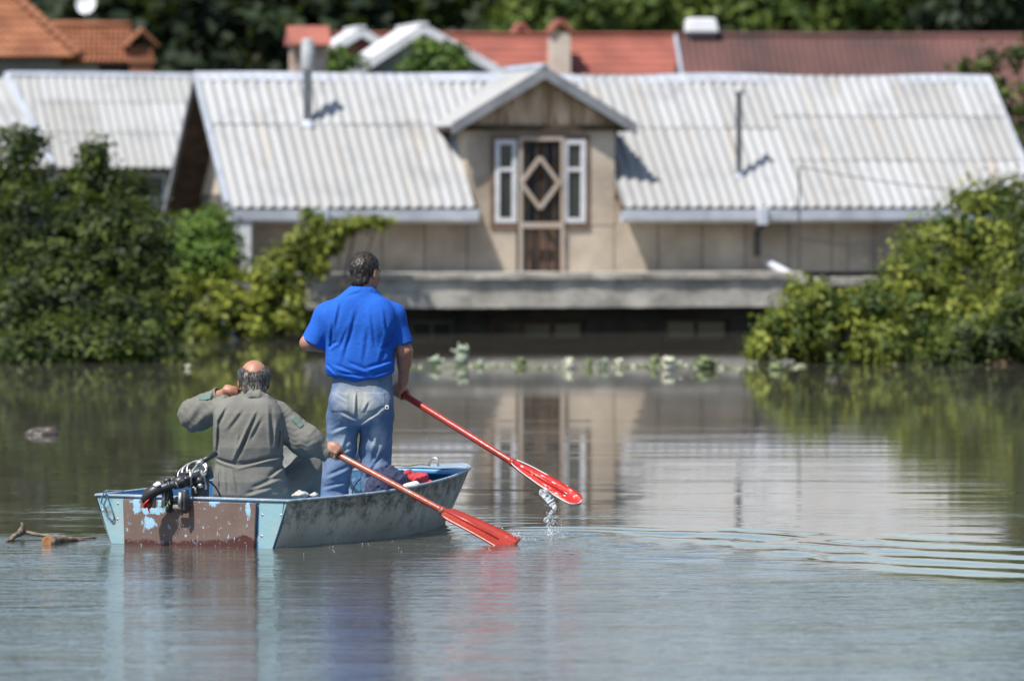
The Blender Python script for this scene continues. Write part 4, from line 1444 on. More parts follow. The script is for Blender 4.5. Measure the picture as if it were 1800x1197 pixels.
# power head: drum, flywheel guard, carburettor clutter
for (pa, ya, pb, yb, r_, mt) in (((334, 828), -0.03, (336, 856), -0.03, 0.006, 'aluminium'), ((336, 856), -0.03, (343, 857), -0.03, 0.006, 'aluminium'), ((343, 857), -0.03, (344, 866), -0.02, 0.006, 'aluminium'),
                                 ((352, 822), 0.02, (360, 846), 0.04, 0.011, 'aluminium'), ((360, 846), 0.04, (362, 860), 0.04, 0.009, 'aluminium'), ((311, 826), 0.0, (309, 840), 0.0, 0.006, 'black'),
                                 ((288, 846), -0.11, (300, 842), -0.08, 0.012, 'gunmetal'), ((300, 842), -0.08, (312, 848), -0.08, 0.006, 'aluminium'), ((322, 842), -0.05, (332, 842), -0.05, 0.02, 'gunmetal'),
                                 ((346, 842), 0.0, (356, 848), 0.02, 0.022, 'black'), ((318, 834), 0.02, (336, 830), 0.02, 0.013, 'gunmetal'), ((295, 846), -0.12, (300, 860), -0.12, 0.012, 'black'), ((308, 846), -0.1, (314, 858), -0.1, 0.01, 'gunmetal')):
    MB().tube([mp_(pa[0], pa[1], ya), mp_(pb[0], pb[1], yb)], r_, 8).build('fitting', M[mt], mroot, True)
hd_ = head
MB().tube([hd_ + Vector((-0.055, -0.05, -0.03)), hd_ + Vector((-0.03, -0.02, -0.012)), hd_ + Vector((0.03, 0.03, 0.02)), hd_ + Vector((0.075, 0.06, 0.035))], [0.042, 0.052, 0.055, 0.04], 14).build('power_head', M['gunmetal'], mroot, True)
for k, (r, off, th) in enumerate(((0.088, 0.0, 0.009), (0.072, 0.02, 0.007), (0.1, -0.02, 0.006))):
    c = hd_ + Vector((-0.02 + off, 0.0, 0.02 + off))
    ring = []
    for i in range(25):
        a = 2 * math.pi * i / 24
        ring.append(c + Vector((r * math.cos(a), 0.3 * r * math.sin(a), r * 0.62 * math.sin(a) + 0.012)))
    MB().tube(ring, th, 6).build('flywheel_guard', M['aluminium'], mroot, True)
MB().tube([mp_(330, 846, -0.02), mp_(337, 838, -0.03), mp_(339, 826, -0.03), mp_(347, 817, 0.0), mp_(350, 812, 0.0)], 0.008, 6).build('linkage', M['aluminium'], mroot, True)
MB().tube([mp_(346, 817, 0.0), mp_(356, 810, 0.03)], [0.016, 0.019], 10).build('tiller_joint', M['aluminium'], mroot, True)
MB().tube([mp_(355, 811, 0.03), mp_(380, 797, 0.14)], [0.017, 0.016], 10).build('tiller_grip', M['black'], mroot, True)
MB().tube(spline([mp_(358, 842, 0.08), mp_(368, 846, 0.10), mp_(378, 855, 0.12), mp_(386, 868, 0.14), mp_(388, 878, 0.16)], 20), 0.006, 6).build('fuel_line', M['black'], mroot, True)
R = random.Random(3)
for i in range(9):
    p = mp_(332 + R.uniform(0, 28), 826 + R.uniform(0, 34), R.uniform(-0.02, 0.06))
    q = p + Vector((R.uniform(-.04, .04), R.uniform(-.03, .03), R.uniform(-.03, .03)))
    MB().tube([p, q], R.uniform(0.008, 0.02), 8).build('fitting', M[R.choice(['black', 'gunmetal', 'aluminium'])], mroot, True)
MB().tube(spline([mp_(300, 846, -0.06), mp_(312, 852, -0.1), mp_(320, 845, -0.1), mp_(332, 840, -0.06)], 16), 0.006, 6).build('throttle_cable', M['black'], mroot, True)
MB().box(hd_.x - 0.01, hd_.x + 0.07, 0.06, 0.16, -0.1, hd_.z - 0.03).build('crankcase', M['black'], mroot, bevel=0.012)
sp = mp_(300, 884, -0.1)
spg = empty('leaf_sprig', Vector((BOAT.O.x, BOAT.O.y, 0)) + Vector((*(BOAT.ex * (sp.x + mo_p.x) + BOAT.ey * -0.11), sp.z + 0.30)), BOAT.phi, 'pale green leaf sprig caught beside the motor clamp', 'sprig')
M['sprig'] = plain('sprig', (0.22, 0.3, 0.17), 0.6, 0.25, 20)
MB().tube([(0.0, 0, 0.02), (-0.02, -0.004, -0.02), (-0.05, -0.006, -0.03)], 0.002, 5).build('stalk', M['sprig'], spg)
for k in range(7):
    t = k / 6
    q = Vector((-0.045 * t, -0.006, 0.015 - 0.05 * t))
    d = Vector((-0.5 if k % 2 else 0.3, -0.25, -0.5 if k % 2 == 0 else 0.1)).normalized()
    n = Vector((0.3, -0.2, 0.4)).normalized()
    MB().add([q, q + d * 0.014 + n * 0.006, q + d * 0.034, q + d * 0.014 - n * 0.006], [(0, 1, 2, 3)]).build('leaf', M['sprig'], spg)


# ------------------------------------------------------------------ implicit surfaces for figures and soft things
def V3(*a):
    return np.array(a, dtype=np.float32)


def rcone(P, a, b, ra, rb):
    a, b = np.asarray(a, np.float32), np.asarray(b, np.float32)
    ab = b - a
    t = np.clip(((P - a) @ ab) / max(float(ab @ ab), 1e-9), 0, 1)
    return np.linalg.norm(P - (a + t[:, None] * ab), axis=1) - (ra + (rb - ra) * t)


def chain(P, pts, rad, k=0.02):
    d = None
    for i in range(len(pts) - 1):
        e = rcone(P, pts[i], pts[i + 1], rad[i], rad[i + 1])
        d = e if d is None else smin(d, e, k)
    return d


def ellip(P, c, r):
    r = np.asarray(r, np.float32)
    q = (P - np.asarray(c, np.float32))
    k0 = np.linalg.norm(q / r, axis=1)
    k1 = np.linalg.norm(q / (r * r), axis=1) + 1e-9
    return k0 * (k0 - 1) / k1


def smin(a, b, k):
    h = np.clip(0.5 + 0.5 * (b - a) / k, 0, 1)
    return b + (a - b) * h - k * h * (1 - h)


def smax(a, b, k):
    return -smin(-a, -b, k)


def stack(P, rows, n=2.3):
    """body of elliptical cross-sections; rows (z, cx, cy, rx, ry) from low to high"""
    A = np.array(rows, np.float32)
    z = P[:, 2]
    cx, cy, rx, ry = [np.interp(z, A[:, 0], A[:, i]) for i in (1, 2, 3, 4)]
    q = ((np.abs(P[:, 0] - cx) / rx) ** n + (np.abs(P[:, 1] - cy) / ry) ** n) ** (1 / n)
    d = (q - 1) * np.minimum(rx, ry)
    return np.maximum(d, np.maximum(A[0, 0] - z, z - A[-1, 0]) * 0.9)


def folds(P, d, segs, side=-1, ymid=0.0):
    """creases drawn as short lines on the back (x,z); each a groove with a raised lip"""
    x, z = P[:, 0], P[:, 2]
    gate = 1 / (1 + np.exp(np.clip((P[:, 1] - ymid) * 60 * (1 if side < 0 else -1), -30, 30)))
    for (x0, z0), (x1, z1), w, amp in segs:
        ux, uz = x1 - x0, z1 - z0
        L = math.hypot(ux, uz)
        ux, uz = ux / L, uz / L
        t = (x - x0) * ux + (z - z0) * uz
        s = (x - x0) * uz - (z - z0) * ux
        e = np.clip(t / L, -0.3, 1.3)
        tap = np.exp(-((e - 0.5) / 0.42) ** 4)
        d = d + gate * tap * amp * (np.exp(-(s / w) ** 2) - 0.85 * np.exp(-((s - 1.7 * w) / (1.1 * w)) ** 2))
    return d


def wrinkle(P, amp, freq, seed, stretch=(1, 1, 1)):
    r = np.random.default_rng(seed)
    o = np.zeros(len(P), np.float32)
    Q = P * np.array(stretch, np.float32)
    for i in range(9):
        k = r.normal(size=3) * freq * (0.6 + 0.9 * r.random())
        o += np.sin(Q @ k.astype(np.float32) + r.random() * 6.28 + 1.5 * np.sin(Q @ (k[::-1] * 0.4).astype(np.float32)))
    return amp * o / 3.0


def sdf_mesh(name, fn, lo, hi, h, m, parent, off=(0, 0, 0)):
    lo, hi = np.array(lo, float), np.array(hi, float)
    B = 10
    nb = np.ceil((hi - lo) / (h * B)).astype(int)
    n = nb * B
    vals = np.full(n, 1.0, np.float32)
    bc = np.stack(np.meshgrid(*[np.arange(k) for k in nb], indexing='ij'), -1).reshape(-1, 3)
    cen = (lo + (bc * B + (B - 1) / 2) * h).astype(np.float32)
    dc = fn(cen)
    near = np.abs(dc) < B * h * 1.15 + 0.03
    loc = np.stack(np.meshgrid(*[np.arange(B)] * 3, indexing='ij'), -1).reshape(-1, 3)
    for b_, d_ in zip(bc[~near], dc[~near]):
        if d_ < 0:
            vals[b_[0] * B:(b_[0] + 1) * B, b_[1] * B:(b_[1] + 1) * B, b_[2] * B:(b_[2] + 1) * B] = -1.0
    nbk = bc[near]
    CH = 60
    for s in range(0, len(nbk), CH):
        blk = nbk[s:s + CH]
        ii = (blk[:, None, :] * B + loc[None]).reshape(-1, 3)
        v = fn((lo + ii * h).astype(np.float32))
        vals[ii[:, 0], ii[:, 1], ii[:, 2]] = v
    ins = vals < 0
    cs = [ins[i:n[0] - 1 + i, j:n[1] - 1 + j, k:n[2] - 1 + k] for i in (0, 1) for j in (0, 1) for k in (0, 1)]
    cnt = sum(c.astype(np.int8) for c in cs)
    mixd = (cnt > 0) & (cnt < 8)
    cells = np.argwhere(mixd)
    index = np.full(mixd.shape, -1, np.int32)
    index[mixd] = np.arange(len(cells))
    cor = np.array([(i, j, k) for i in (0, 1) for j in (0, 1) for k in (0, 1)])
    cv = np.stack([vals[cells[:, 0] + c[0], cells[:, 1] + c[1], cells[:, 2] + c[2]] for c in cor], 1)
    acc = np.zeros((len(cells), 3))
    num = np.zeros(len(cells))
    for a in range(8):
        for b_ in range(a + 1, 8):
            if np.abs(cor[a] - cor[b_]).sum() != 1: continue
            x = (cv[:, a] < 0) != (cv[:, b_] < 0)
            t = np.where(x, cv[:, a] / (cv[:, a] - cv[:, b_] + 1e-12), 0)
            acc += np.where(x[:, None], cor[a] + t[:, None] * (cor[b_] - cor[a]), 0)
            num += x
    co = lo + (cells + acc / num[:, None]) * h - np.array(off)
    quads = []
    for ax in range(3):
        u, v = (ax + 1) % 3, (ax + 2) % 3
        A = np.moveaxis(ins, (ax, u, v), (0, 1, 2))
        I = np.moveaxis(index, (ax, u, v), (0, 1, 2))
        e = A[:-1, 1:-1, 1:-1] != A[1:, 1:-1, 1:-1]
        w = np.argwhere(e)
        if not len(w): continue
        a_, b_, c_ = w[:, 0], w[:, 1] + 1, w[:, 2] + 1
        q = np.stack([I[a_, b_ - 1, c_ - 1], I[a_, b_, c_ - 1], I[a_, b_, c_], I[a_, b_ - 1, c_]], 1)
        fl = A[a_, b_, c_]
        q[~fl] = q[~fl][:, ::-1]
        quads.append(q)
    q = np.concatenate(quads)
    q = q[(q >= 0).all(1)]
    me = quads_mesh(name, co, q)
    return link_mesh(name, me, m, parent, True)


def rotz(P, c, yaw, pitch=0.0, roll=0.0):
    """points seen from a frame at c whose +y looks along the turned face"""
    Q = P - np.asarray(c, np.float32)
    mtx = (Matrix.Rotation(-yaw, 3, 'Z') @ Matrix.Rotation(pitch, 3, 'X') @ Matrix.Rotation(roll, 3, 'Y'))
    return Q @ np.array(mtx, dtype=np.float32)


def head_sdf(P, c, yaw, pitch, roll, size=1.0):
    Q = rotz(P, c, yaw, pitch, roll) / size
    d = ellip(Q, (0, -0.012, 0.03), (0.076, 0.096, 0.088))
    d = smin(d, ellip(Q, (0, 0.03, -0.035), (0.060, 0.066, 0.082)), 0.03)
    d = smin(d, ellip(Q, (0, 0.062, -0.092), (0.026, 0.026, 0.022)), 0.025)
    for s in (-1, 1):
        d = smin(d, ellip(Q, (s * 0.045, 0.055, -0.025), (0.024, 0.024, 0.022)), 0.02)
        d = smax(d, -ellip(Q, (s * 0.031, 0.098, 0.008), (0.017, 0.014, 0.010)), 0.008)
        d = smin(d, ellip(Q, (s * 0.031, 0.080, 0.007), (0.0135, 0.0135, 0.011)), 0.003)
        ear = ellip(Q, (s * 0.081, -0.006, -0.006), (0.011, 0.021, 0.034))
        ear = smax(ear, -ellip(Q, (s * 0.092, -0.001, -0.003), (0.009, 0.011, 0.02)), 0.006)
        d = smin(d, ear, 0.006)
    d = smin(d, rcone(Q, (-0.04, 0.081, 0.024), (0.04, 0.081, 0.024), 0.010, 0.010), 0.014)
    d = smin(d, rcone(Q, (0, 0.092, 0.012), (0, 0.112, -0.026), 0.009, 0.014), 0.010)
    d = smin(d, ellip(Q, (0, 0.086, -0.056), (0.024, 0.010, 0.006)), 0.006)
    d = smin(d, ellip(Q, (0, 0.085, -0.069), (0.021, 0.010, 0.006)), 0.006)
    return d * size, Q


def grip(P, c, u, w, r, wrist, rw, thumb=1):
    """a hand closed round a rod: centre c, rod direction u, w from the rod to the palm"""
    c, u, w = [np.asarray(v, np.float32) for v in (c, u, w)]
    u = u / np.linalg.norm(u)
    w = w - u * (w @ u)
    w = w / np.linalg.norm(w)
    v = np.cross(u, w)
    Q = np.stack([(P - c) @ u, (P - c) @ w, (P - c) @ v], 1)
    arc = lambda uu, ang, rr: (uu, rr * math.cos(math.radians(ang)), rr * math.sin(math.radians(ang)))
    d = None
    # palm: a thick pad over the rod
    for uu in (-0.03, -0.01, 0.012, 0.034):
        e = chain(Q, [arc(uu, -40, r + 0.016), arc(uu, 5, r + 0.021), arc(uu, 50, r + 0.017)], [0.015, 0.018, 0.013], 0.008)
        d = e if d is None else smin(d, e, 0.012)
    lens = (0.9, 1.0, 1.0, 0.92)
    for i, uu in enumerate((-0.034, -0.0115, 0.0115, 0.034)):
        a = (48, 105, 165, 165 + 55 * lens[i])
        g = r + 0.0085
        e = chain(Q, [arc(uu, a[0], g + 0.010), arc(uu * 1.02, a[1], g + 0.005), arc(uu, a[2], g + 0.001), arc(uu * 0.97, a[3], g)], [0.0100, 0.0094, 0.0085, 0.0072], 0.003)
        d = smin(d, e, 0.002)
    th = chain(Q, [arc(0.022 * thumb, -45, r + 0.02), arc(0.05 * thumb, -85, r + 0.013), arc(0.052 * thumb, -140, r + 0.010), arc(0.04 * thumb, -175, r + 0.009)], [0.016, 0.0125, 0.0105, 0.0085], 0.004)
    d = smin(d, th, 0.005)
    palm = c + w * (r + 0.022)
    return smin(d, rcone(P, palm, wrist, 0.026, rw), 0.03)


def strands(hair, m, parent, n, length, width, seed, lift=0.004):
    """fine ribbons of hair lying down over the cap"""
    me = hair.data
    nv = len(me.vertices)
    co = np.empty(nv * 3, np.float32); me.vertices.foreach_get('co', co)
    no = np.empty(nv * 3, np.float32); me.vertices.foreach_get('normal', no)
    co, no = co.reshape(-1, 3), no.reshape(-1, 3)
    r = np.random.default_rng(seed)
    k = r.choice(nv, n)
    p, q = co[k], no[k]
    g = np.array([0, 0, -1.0]) + r.normal(0, 0.28, (n, 3))
    t = g - q * np.sum(g * q, 1)[:, None]
    t /= np.linalg.norm(t, axis=1)[:, None] + 1e-6
    sd = np.cross(t, q) * (width * r.uniform(0.5, 1.2, n))[:, None]
    L = (length * r.uniform(0.5, 1.2, n))[:, None]
    lf = (lift * r.uniform(0.2, 1.3, n))[:, None]
    a = p - q * 0.001
    b_ = p + t * L * 0.5 + q * lf
    c = p + t * L + q * lf * 0.7 + np.array([0, 0, -0.002])
    v = np.stack([a - sd, a + sd, b_ - sd, b_ + sd, c - sd * 0.2, c + sd * 0.2], 1).reshape(-1, 3)
    i = np.arange(n)[:, None] * 6
    f = np.concatenate([i + np.array([0, 1, 3, 2]), i + np.array([2, 3, 5, 4])])
    m2 = quads_mesh('strands', v, f)
    at_ = m2.attributes.new('tint', 'FLOAT', 'FACE')
    tt = r.random(n)
    at_.data.foreach_set('value', np.concatenate([tt, tt]).astype(np.float32))
    o = link_mesh('strands', m2, m, hair)
    o['kind'] = 'stuff'
    return o


def strand_mat(name, dark, light, power):
    m, nt, b = new_mat(name)
    a = N(nt, 'ShaderNodeAttribute')
    a.attribute_name = 'tint'
    nt.links.new(mixc(nt, math_n(nt, 'POWER', a.outputs['Fac'], power), dark, light), b.inputs['Base Color'])
    b.inputs['Roughness'].default_value = 0.45
    return m


M['strand_dark'] = strand_mat('strand_dark', (0.012, 0.009, 0.007), (0.12, 0.1, 0.085), 4.0)
M['strand_grey'] = strand_mat('strand_grey', (0.016, 0.012, 0.010), (0.32, 0.3, 0.28), 2.2)


def skin_mat(name, col, red):
    m, nt, b = new_mat(name)
    v = coords(nt)
    n1 = noise(nt, v, 14, 6)
    nt.links.new(ramp(nt, n1, 0.35, 0.7, tuple(col) + (1,), tuple(red) + (1,)), b.inputs['Base Color'])
    b.inputs['Roughness'].default_value = 0.48
    b.inputs['Subsurface Weight'].default_value = 0.08
    b.inputs['Subsurface Radius'].default_value = (0.01, 0.004, 0.002)
    bump(nt, b, noise(nt, v, 120, 3), 0.0015)
    return m


M['skin'] = skin_mat('skin', (0.36, 0.19, 0.125), (0.30, 0.135, 0.088))


def hair_mat(name, dark, light, lo, hi):
    m, nt, b = new_mat(name)
    v = coords(nt, (1, 1, 0.22))
    n1 = noise(nt, v, 150, 3, 0.6, 0.4)
    nt.links.new(ramp(nt, n1, lo, hi, tuple(dark) + (1,), tuple(light) + (1,)), b.inputs['Base Color'])
    b.inputs['Roughness'].default_value = 0.65
    bump(nt, b, n1, 0.006)
    return m


M['hair_dark'] = hair_mat('hair_dark', (0.016, 0.012, 0.010), (0.085, 0.07, 0.06), 0.42, 0.75)
M['hair_grey'] = hair_mat('hair_grey', (0.018, 0.015, 0.013), (0.2, 0.19, 0.175), 0.48, 0.72)


def cloth_mat(name, a, b_, scale=3.0, rough=0.9, weave=260, wb=0.0008, extra=None):
    m, nt, b = new_mat(name)
    v = coords(nt)
    c = mixc(nt, ramp(nt, noise(nt, v, scale, 6), 0.35, 0.68), a, b_)
    if extra: c = extra(nt, c)
    nt.links.new(c, b.inputs['Base Color'])
    b.inputs['Roughness'].default_value = rough
    b.inputs['Specular IOR Level'].default_value = 0.2
    h = math_n(nt, 'ADD', math_n(nt, 'MULTIPLY', noise(nt, v, 34, 4), 1.0), math_n(nt, 'MULTIPLY', noise(nt, v, weave, 2), 0.25))
    bump(nt, b, h, 0.004)
    return m


M['shirt_blue'] = cloth_mat('shirt_blue', (0.012, 0.082, 0.40), (0.020, 0.112, 0.48))


def fade(nt, c):
    # sun-bleached, grubby seat and thighs
    v = coords(nt)
    tc = N(nt, 'ShaderNodeTexCoord')
    out = c
    n = noise(nt, v, 9, 6)
    for (x, y, z, rx, ry, rz, col, k) in ((0.0, -0.14, 0.78, 0.2, 0.12, 0.17, (0.33, 0.335, 0.315), 0.9), (0.11, -0.1, 0.56, 0.07, 0.1, 0.14, (0.27, 0.31, 0.34), 0.8), (-0.11, -0.1, 0.52, 0.07, 0.1, 0.14, (0.25, 0.3, 0.35), 0.7)):
        mp = N(nt, 'ShaderNodeMapping')
        mp.inputs['Scale'].default_value = (1 / rx, 1 / ry, 1 / rz)
        mp.inputs['Location'].default_value = (-x / rx, -y / ry, -z / rz)
        nt.links.new(tc.outputs['Object'], mp.inputs[0])
        l = N(nt, 'ShaderNodeVectorMath')
        l.operation = 'LENGTH'
        nt.links.new(mp.outputs[0], l.inputs[0])
        f = math_n(nt, 'ADD', l.outputs['Value'], math_n(nt, 'MULTIPLY', math_n(nt, 'SUBTRACT', n, 0.5), 1.6))
        f = ramp(nt, f, 0.35, 1.15, (k, k, k, 1), (0, 0, 0, 1))
        out = mixc(nt, f, out, col)
    return out


M['denim'] = cloth_mat('denim', (0.075, 0.12, 0.215), (0.13, 0.18, 0.27), 7, 0.9, 420, extra=fade)
M['denim_dark'] = cloth_mat('denim_dark', (0.05, 0.09, 0.17), (0.1, 0.14, 0.2), 9)
M['stitch'] = cloth_mat('stitch', (0.34, 0.35, 0.34), (0.2, 0.24, 0.3), 30)
M['coverall'] = cloth_mat('coverall', (0.135, 0.132, 0.118), (0.17, 0.167, 0.15), 5)
M['patch_green'] = cloth_mat('patch_green', (0.10, 0.155, 0.135), (0.13, 0.19, 0.165), 9)


# ------------------------------------------------------------------ oars
def red_mat(name, col, worn, lo, hi, white):
    m, nt, b = new_mat(name)
    v = coords(nt)
    c = mixc(nt, ramp(nt, noise(nt, coords(nt, (1, 1, 1)), 9, 6, 0.7), lo, hi), col, worn)
    if white:
        w = ramp(nt, noise(nt, coords(nt, (0.6, 1.3, 1)), 34, 5, 0.65), 0.605, 0.62)
        c = mixc(nt, w, c, (0.72, 0.68, 0.66))
    nt.links.new(c, b.inputs['Base Color'])
    b.inputs['Roughness'].default_value = 0.34
    bump(nt, b, noise(nt, v, 60, 3), 0.002)
    return m


M['oar_red'] = red_mat('oar_red', (0.3, 0.03, 0.018), (0.22, 0.024, 0.016), 0.4, 0.7, False)
M['oar_blade_red'] = red_mat('oar_blade_red', (0.42, 0.022, 0.015), (0.35, 0.022, 0.016), 0.4, 0.7, True)
M['oar_worn'] = red_mat('oar_worn', (0.28, 0.055, 0.03), (0.2, 0.11, 0.075), 0.45, 0.6, False)
M['oar_blade_dull'] = red_mat('oar_blade_dull', (0.32, 0.034, 0.02), (0.24, 0.026, 0.018), 0.4, 0.7, False)


def oar(label, A, B, blade, prof, shaft_r, m_shaft, m_blade, nhint, rim_m=None):
    """A handle end, B blade tip (world)"""
    A, B = Vector(A), Vector(B)
    L = (B - A).length
    u = (B - A) / L
    n = Vector(nhint)
    n = (n - u * n.dot(u)).normalized()
    w = u.cross(n)
    root = bpy.data.objects.new('oar', None)
    COL.objects.link(root)
    mt = Matrix((u, w, n)).transposed().to_4x4()
    mt.translation = A
    root.matrix_world = mt
    tag(root, label, 'oar', 'oars of the rowing boat')
    s0 = L - blade
    MB().tube([(0, 0, 0), (0.02, 0, 0), (s0 * 0.5, 0, 0), (s0, 0, 0), (s0 + 0.05, 0, 0)], [shaft_r * 0.85, shaft_r, shaft_r * 1.02, shaft_r * 0.95, shaft_r * 0.8], 14).build('shaft', m_shaft, root, True)
    vs, fs = [], []
    ts = [i / 28 for i in range(29)]
    row = 7
    for t in ts:
        hw = float(np.interp(t, [p[0] for p in prof], [p[1] for p in prof]))
        for j in range(row):
            q = -1 + 2 * j / (row - 1)
            z = 0.012 * (1 - t) * math.exp(-(q / 0.3) ** 2) + 0.016 * q * q * min(1, 2 * t)
            vs.append((s0 + 0.0 + blade * t, q * hw, z + 0.004))
    k = len(vs)
    vs += [(x, y, z - 0.011) for x, y, z in vs]
    for i in range(len(ts) - 1):
        for j in range(row - 1):
            a = i * row + j
            fs.append((a, a + row, a + row + 1, a + 1))
            fs.append((k + a + 1, k + a + row + 1, k + a + row, k + a))
        for j, sg in ((0, 1), (row - 1, -1)):
            a = i * row + j
            fs.append((a, k + a, k + a + row, a + row) if sg > 0 else (a + row, k + a + row, k + a, a))
    a = (len(ts) - 1) * row
    for j in range(row - 1):
        fs.append((a + j, k + a + j, k + a + j + 1, a + j + 1))
    bl = MB().add(vs, fs).build('blade', m_blade, root, True)
    rb = [(s0 - 0.03, 0, 0.008), (s0 + blade * 0.35, 0, 0.016), (s0 + blade * 0.8, 0, 0.010)]
    MB().tube(rb, [shaft_r * 0.8, 0.011, 0.004], 8).build('rib', m_blade, bl, True)
    MB().tube([(s0 - 0.025, 0, 0), (s0 + 0.005, 0, 0)], [shaft_r * 1.12, shaft_r * 1.18], 14).build('ferrule', m_shaft, root, True)
    if rim_m:
        e = []
        for t in ts:
            hw = float(np.interp(t, [p[0] for p in prof], [p[1] for p in prof]))
            e.append((s0 + blade * t, hw, 0.014))
        e2 = [(x, -y, z) for x, y, z in e[::-1]]
        MB().tube(e + e2, 0.0035, 5).build('worn_edge', rim_m, bl, True)
    return root


H1 = at(700, 688, 36.9)                      # standing man's right hand on the shaft
T1 = at(1019, 886, 36.0)
o1dir = (T1 - H1).normalized()
oar('glossy red oar held by the standing man, blade lifted and dripping', H1 - o1dir * 0.05, T1, 0.58,
    [(0, .024), (.06, .034), (.2, .047), (.5, .061), (.8, .066), (.92, .060), (.97, .044), (1.0, .016)], 0.0225, M['oar_red'], M['oar_blade_red'], (0.35, -0.75, 0.62), M['white_paint'])
H2 = at(586, 795, 35.62)
T2 = at(900, 962, 35.05)
o2dir = (T2 - H2).normalized()
oar('worn red oar held by the seated man, blade dipped into the water', H2 - o2dir * 0.06, T2, 0.52,
    [(0, .022), (.04, .055), (.12, .064), (.6, .080), (.9, .088), (1.0, .09)], 0.0215, M['oar_worn'], M['oar_blade_dull'], (0.30, -0.62, 0.75))

# ------------------------------------------------------------------ the standing man
B1 = V3((633 - CX) / F * 36.7, 36.7, 0.05)
man1 = empty('person', Vector(B1.tolist()), 0, 'man in blue t-shirt and faded jeans standing in the boat, seen from behind', 'person')


def pt(px, py, y=0.0, base=B1, D=36.7):
    p = at(px, py, D + y)
    return V3(p.x - base[0], y, p.z - base[2])


def seg1(x0, y0, x1, y1, w, amp):
    a, b_ = pt(x0, y0, -0.13), pt(x1, y1, -0.13)
    return ((float(a[0]), float(a[2])), (float(b_[0]), float(b_[2])), w, amp)


zc = lambda py: float(pt(633, py)[2])
sR, eR, wR = pt(692, 555, 0.0), pt(711, 617, 0.0), pt(709, 667, 0.15)
hR = V3(*(np.array(H1) - B1))
sL, eL, wL = pt(575, 555, 0.0), pt(541, 603, -0.01), pt(590, 614, 0.24)
fL = pt(612, 612, 0.30)
YAW1 = math.radians(38)
hc1 = pt(643, 480, 0.02)


def body1(P):
    d, Q = head_sdf(P, hc1, YAW1, -0.05, 0.0, 1.07)
    d = smin(d, rcone(P, hc1 + V3(-0.01, -0.03, -0.06), pt(636, 512, 0.0), 0.060, 0.066), 0.03)
    t = stack(P, [(0.62, 0, 0, .13, .10), (0.75, 0.0, 0.0, .17, .12), (0.95, 0, 0.01, .175, .125), (1.2, 0, 0.01, .185, .12), (1.36, 0, 0.0, .17, .10), (1.47, 0.005, 0.0, .09, .06)])
    d = smin(d, t, 0.03)
    d = smin(d, chain(P, [sR * V3(.85, 1, .985), eR, wR], [0.045, 0.046, 0.034]), 0.03)
    d = smin(d, rcone(P, eR + V3(0.004, -0.01, 0.0), (eR + wR) / 2 + V3(0.004, 0, 0.02), 0.043, 0.044), 0.03)
    d = smin(d, chain(P, [sL * V3(.85, 1, .985), eL, wL], [0.045, 0.049, 0.034]), 0.03)
    d = smin(d, grip(P, hR + V3(*o1dir) * 0.01, V3(*o1dir), V3(0.05, -0.25, 1.0), 0.0225, wR, 0.033, 1), 0.012)
    d = smin(d, grip(P, fL, V3(0.2, 0.2, 1), V3(-1, -0.6, 0), 0.014, wL, 0.032, 1), 0.012)
    for k, s in ((-0.105, -1), (0.105, 1)):
        d = smin(d, chain(P, [V3(k, 0, .70), V3(k * 1.1, 0.01, .42), V3(-0.172 if s < 0 else 0.095, -0.01, .06)], [0.085, 0.055, 0.045]), 0.03)
    return d


sdf_mesh('body', body1, (-0.52, -0.3, -0.02), (0.50, 0.48, 1.80), 0.005, M['skin'], man1)


def hair1(P):
    d, Q = head_sdf(P, hc1, YAW1, -0.05, 0.0, 1.07)
    s = ellip(Q, (0, -0.017, 0.034), (0.0815, 0.102, 0.0935))
    s = smin(s, ellip(Q, (0, -0.055, -0.045), (0.060, 0.05, 0.05)), 0.03)
    s = s + wrinkle(Q, 0.0016, 210, 5, (1, 1, 0.3)) + wrinkle(Q, 0.0010, 70, 8)
    hl = np.interp(Q[:, 2], [-0.09, -0.04, 0.02, 0.055, 0.10], [-0.045, -0.012, 0.028, 0.062, 0.085])
    s = smax(s, Q[:, 1] - hl, 0.01)
    s = smax(s, -0.078 - Q[:, 2], 0.01)
    for k in (-1, 1):
        s = smax(s, -ellip(Q, (k * 0.085, -0.004, -0.012), (0.022, 0.026, 0.038)), 0.005)
    return s


strands(sdf_mesh('hair', hair1, hc1 - 0.16, hc1 + 0.16, 0.004, M['hair_dark'], man1), M['strand_dark'], man1, 5000, 0.02, 0.0011, 1)

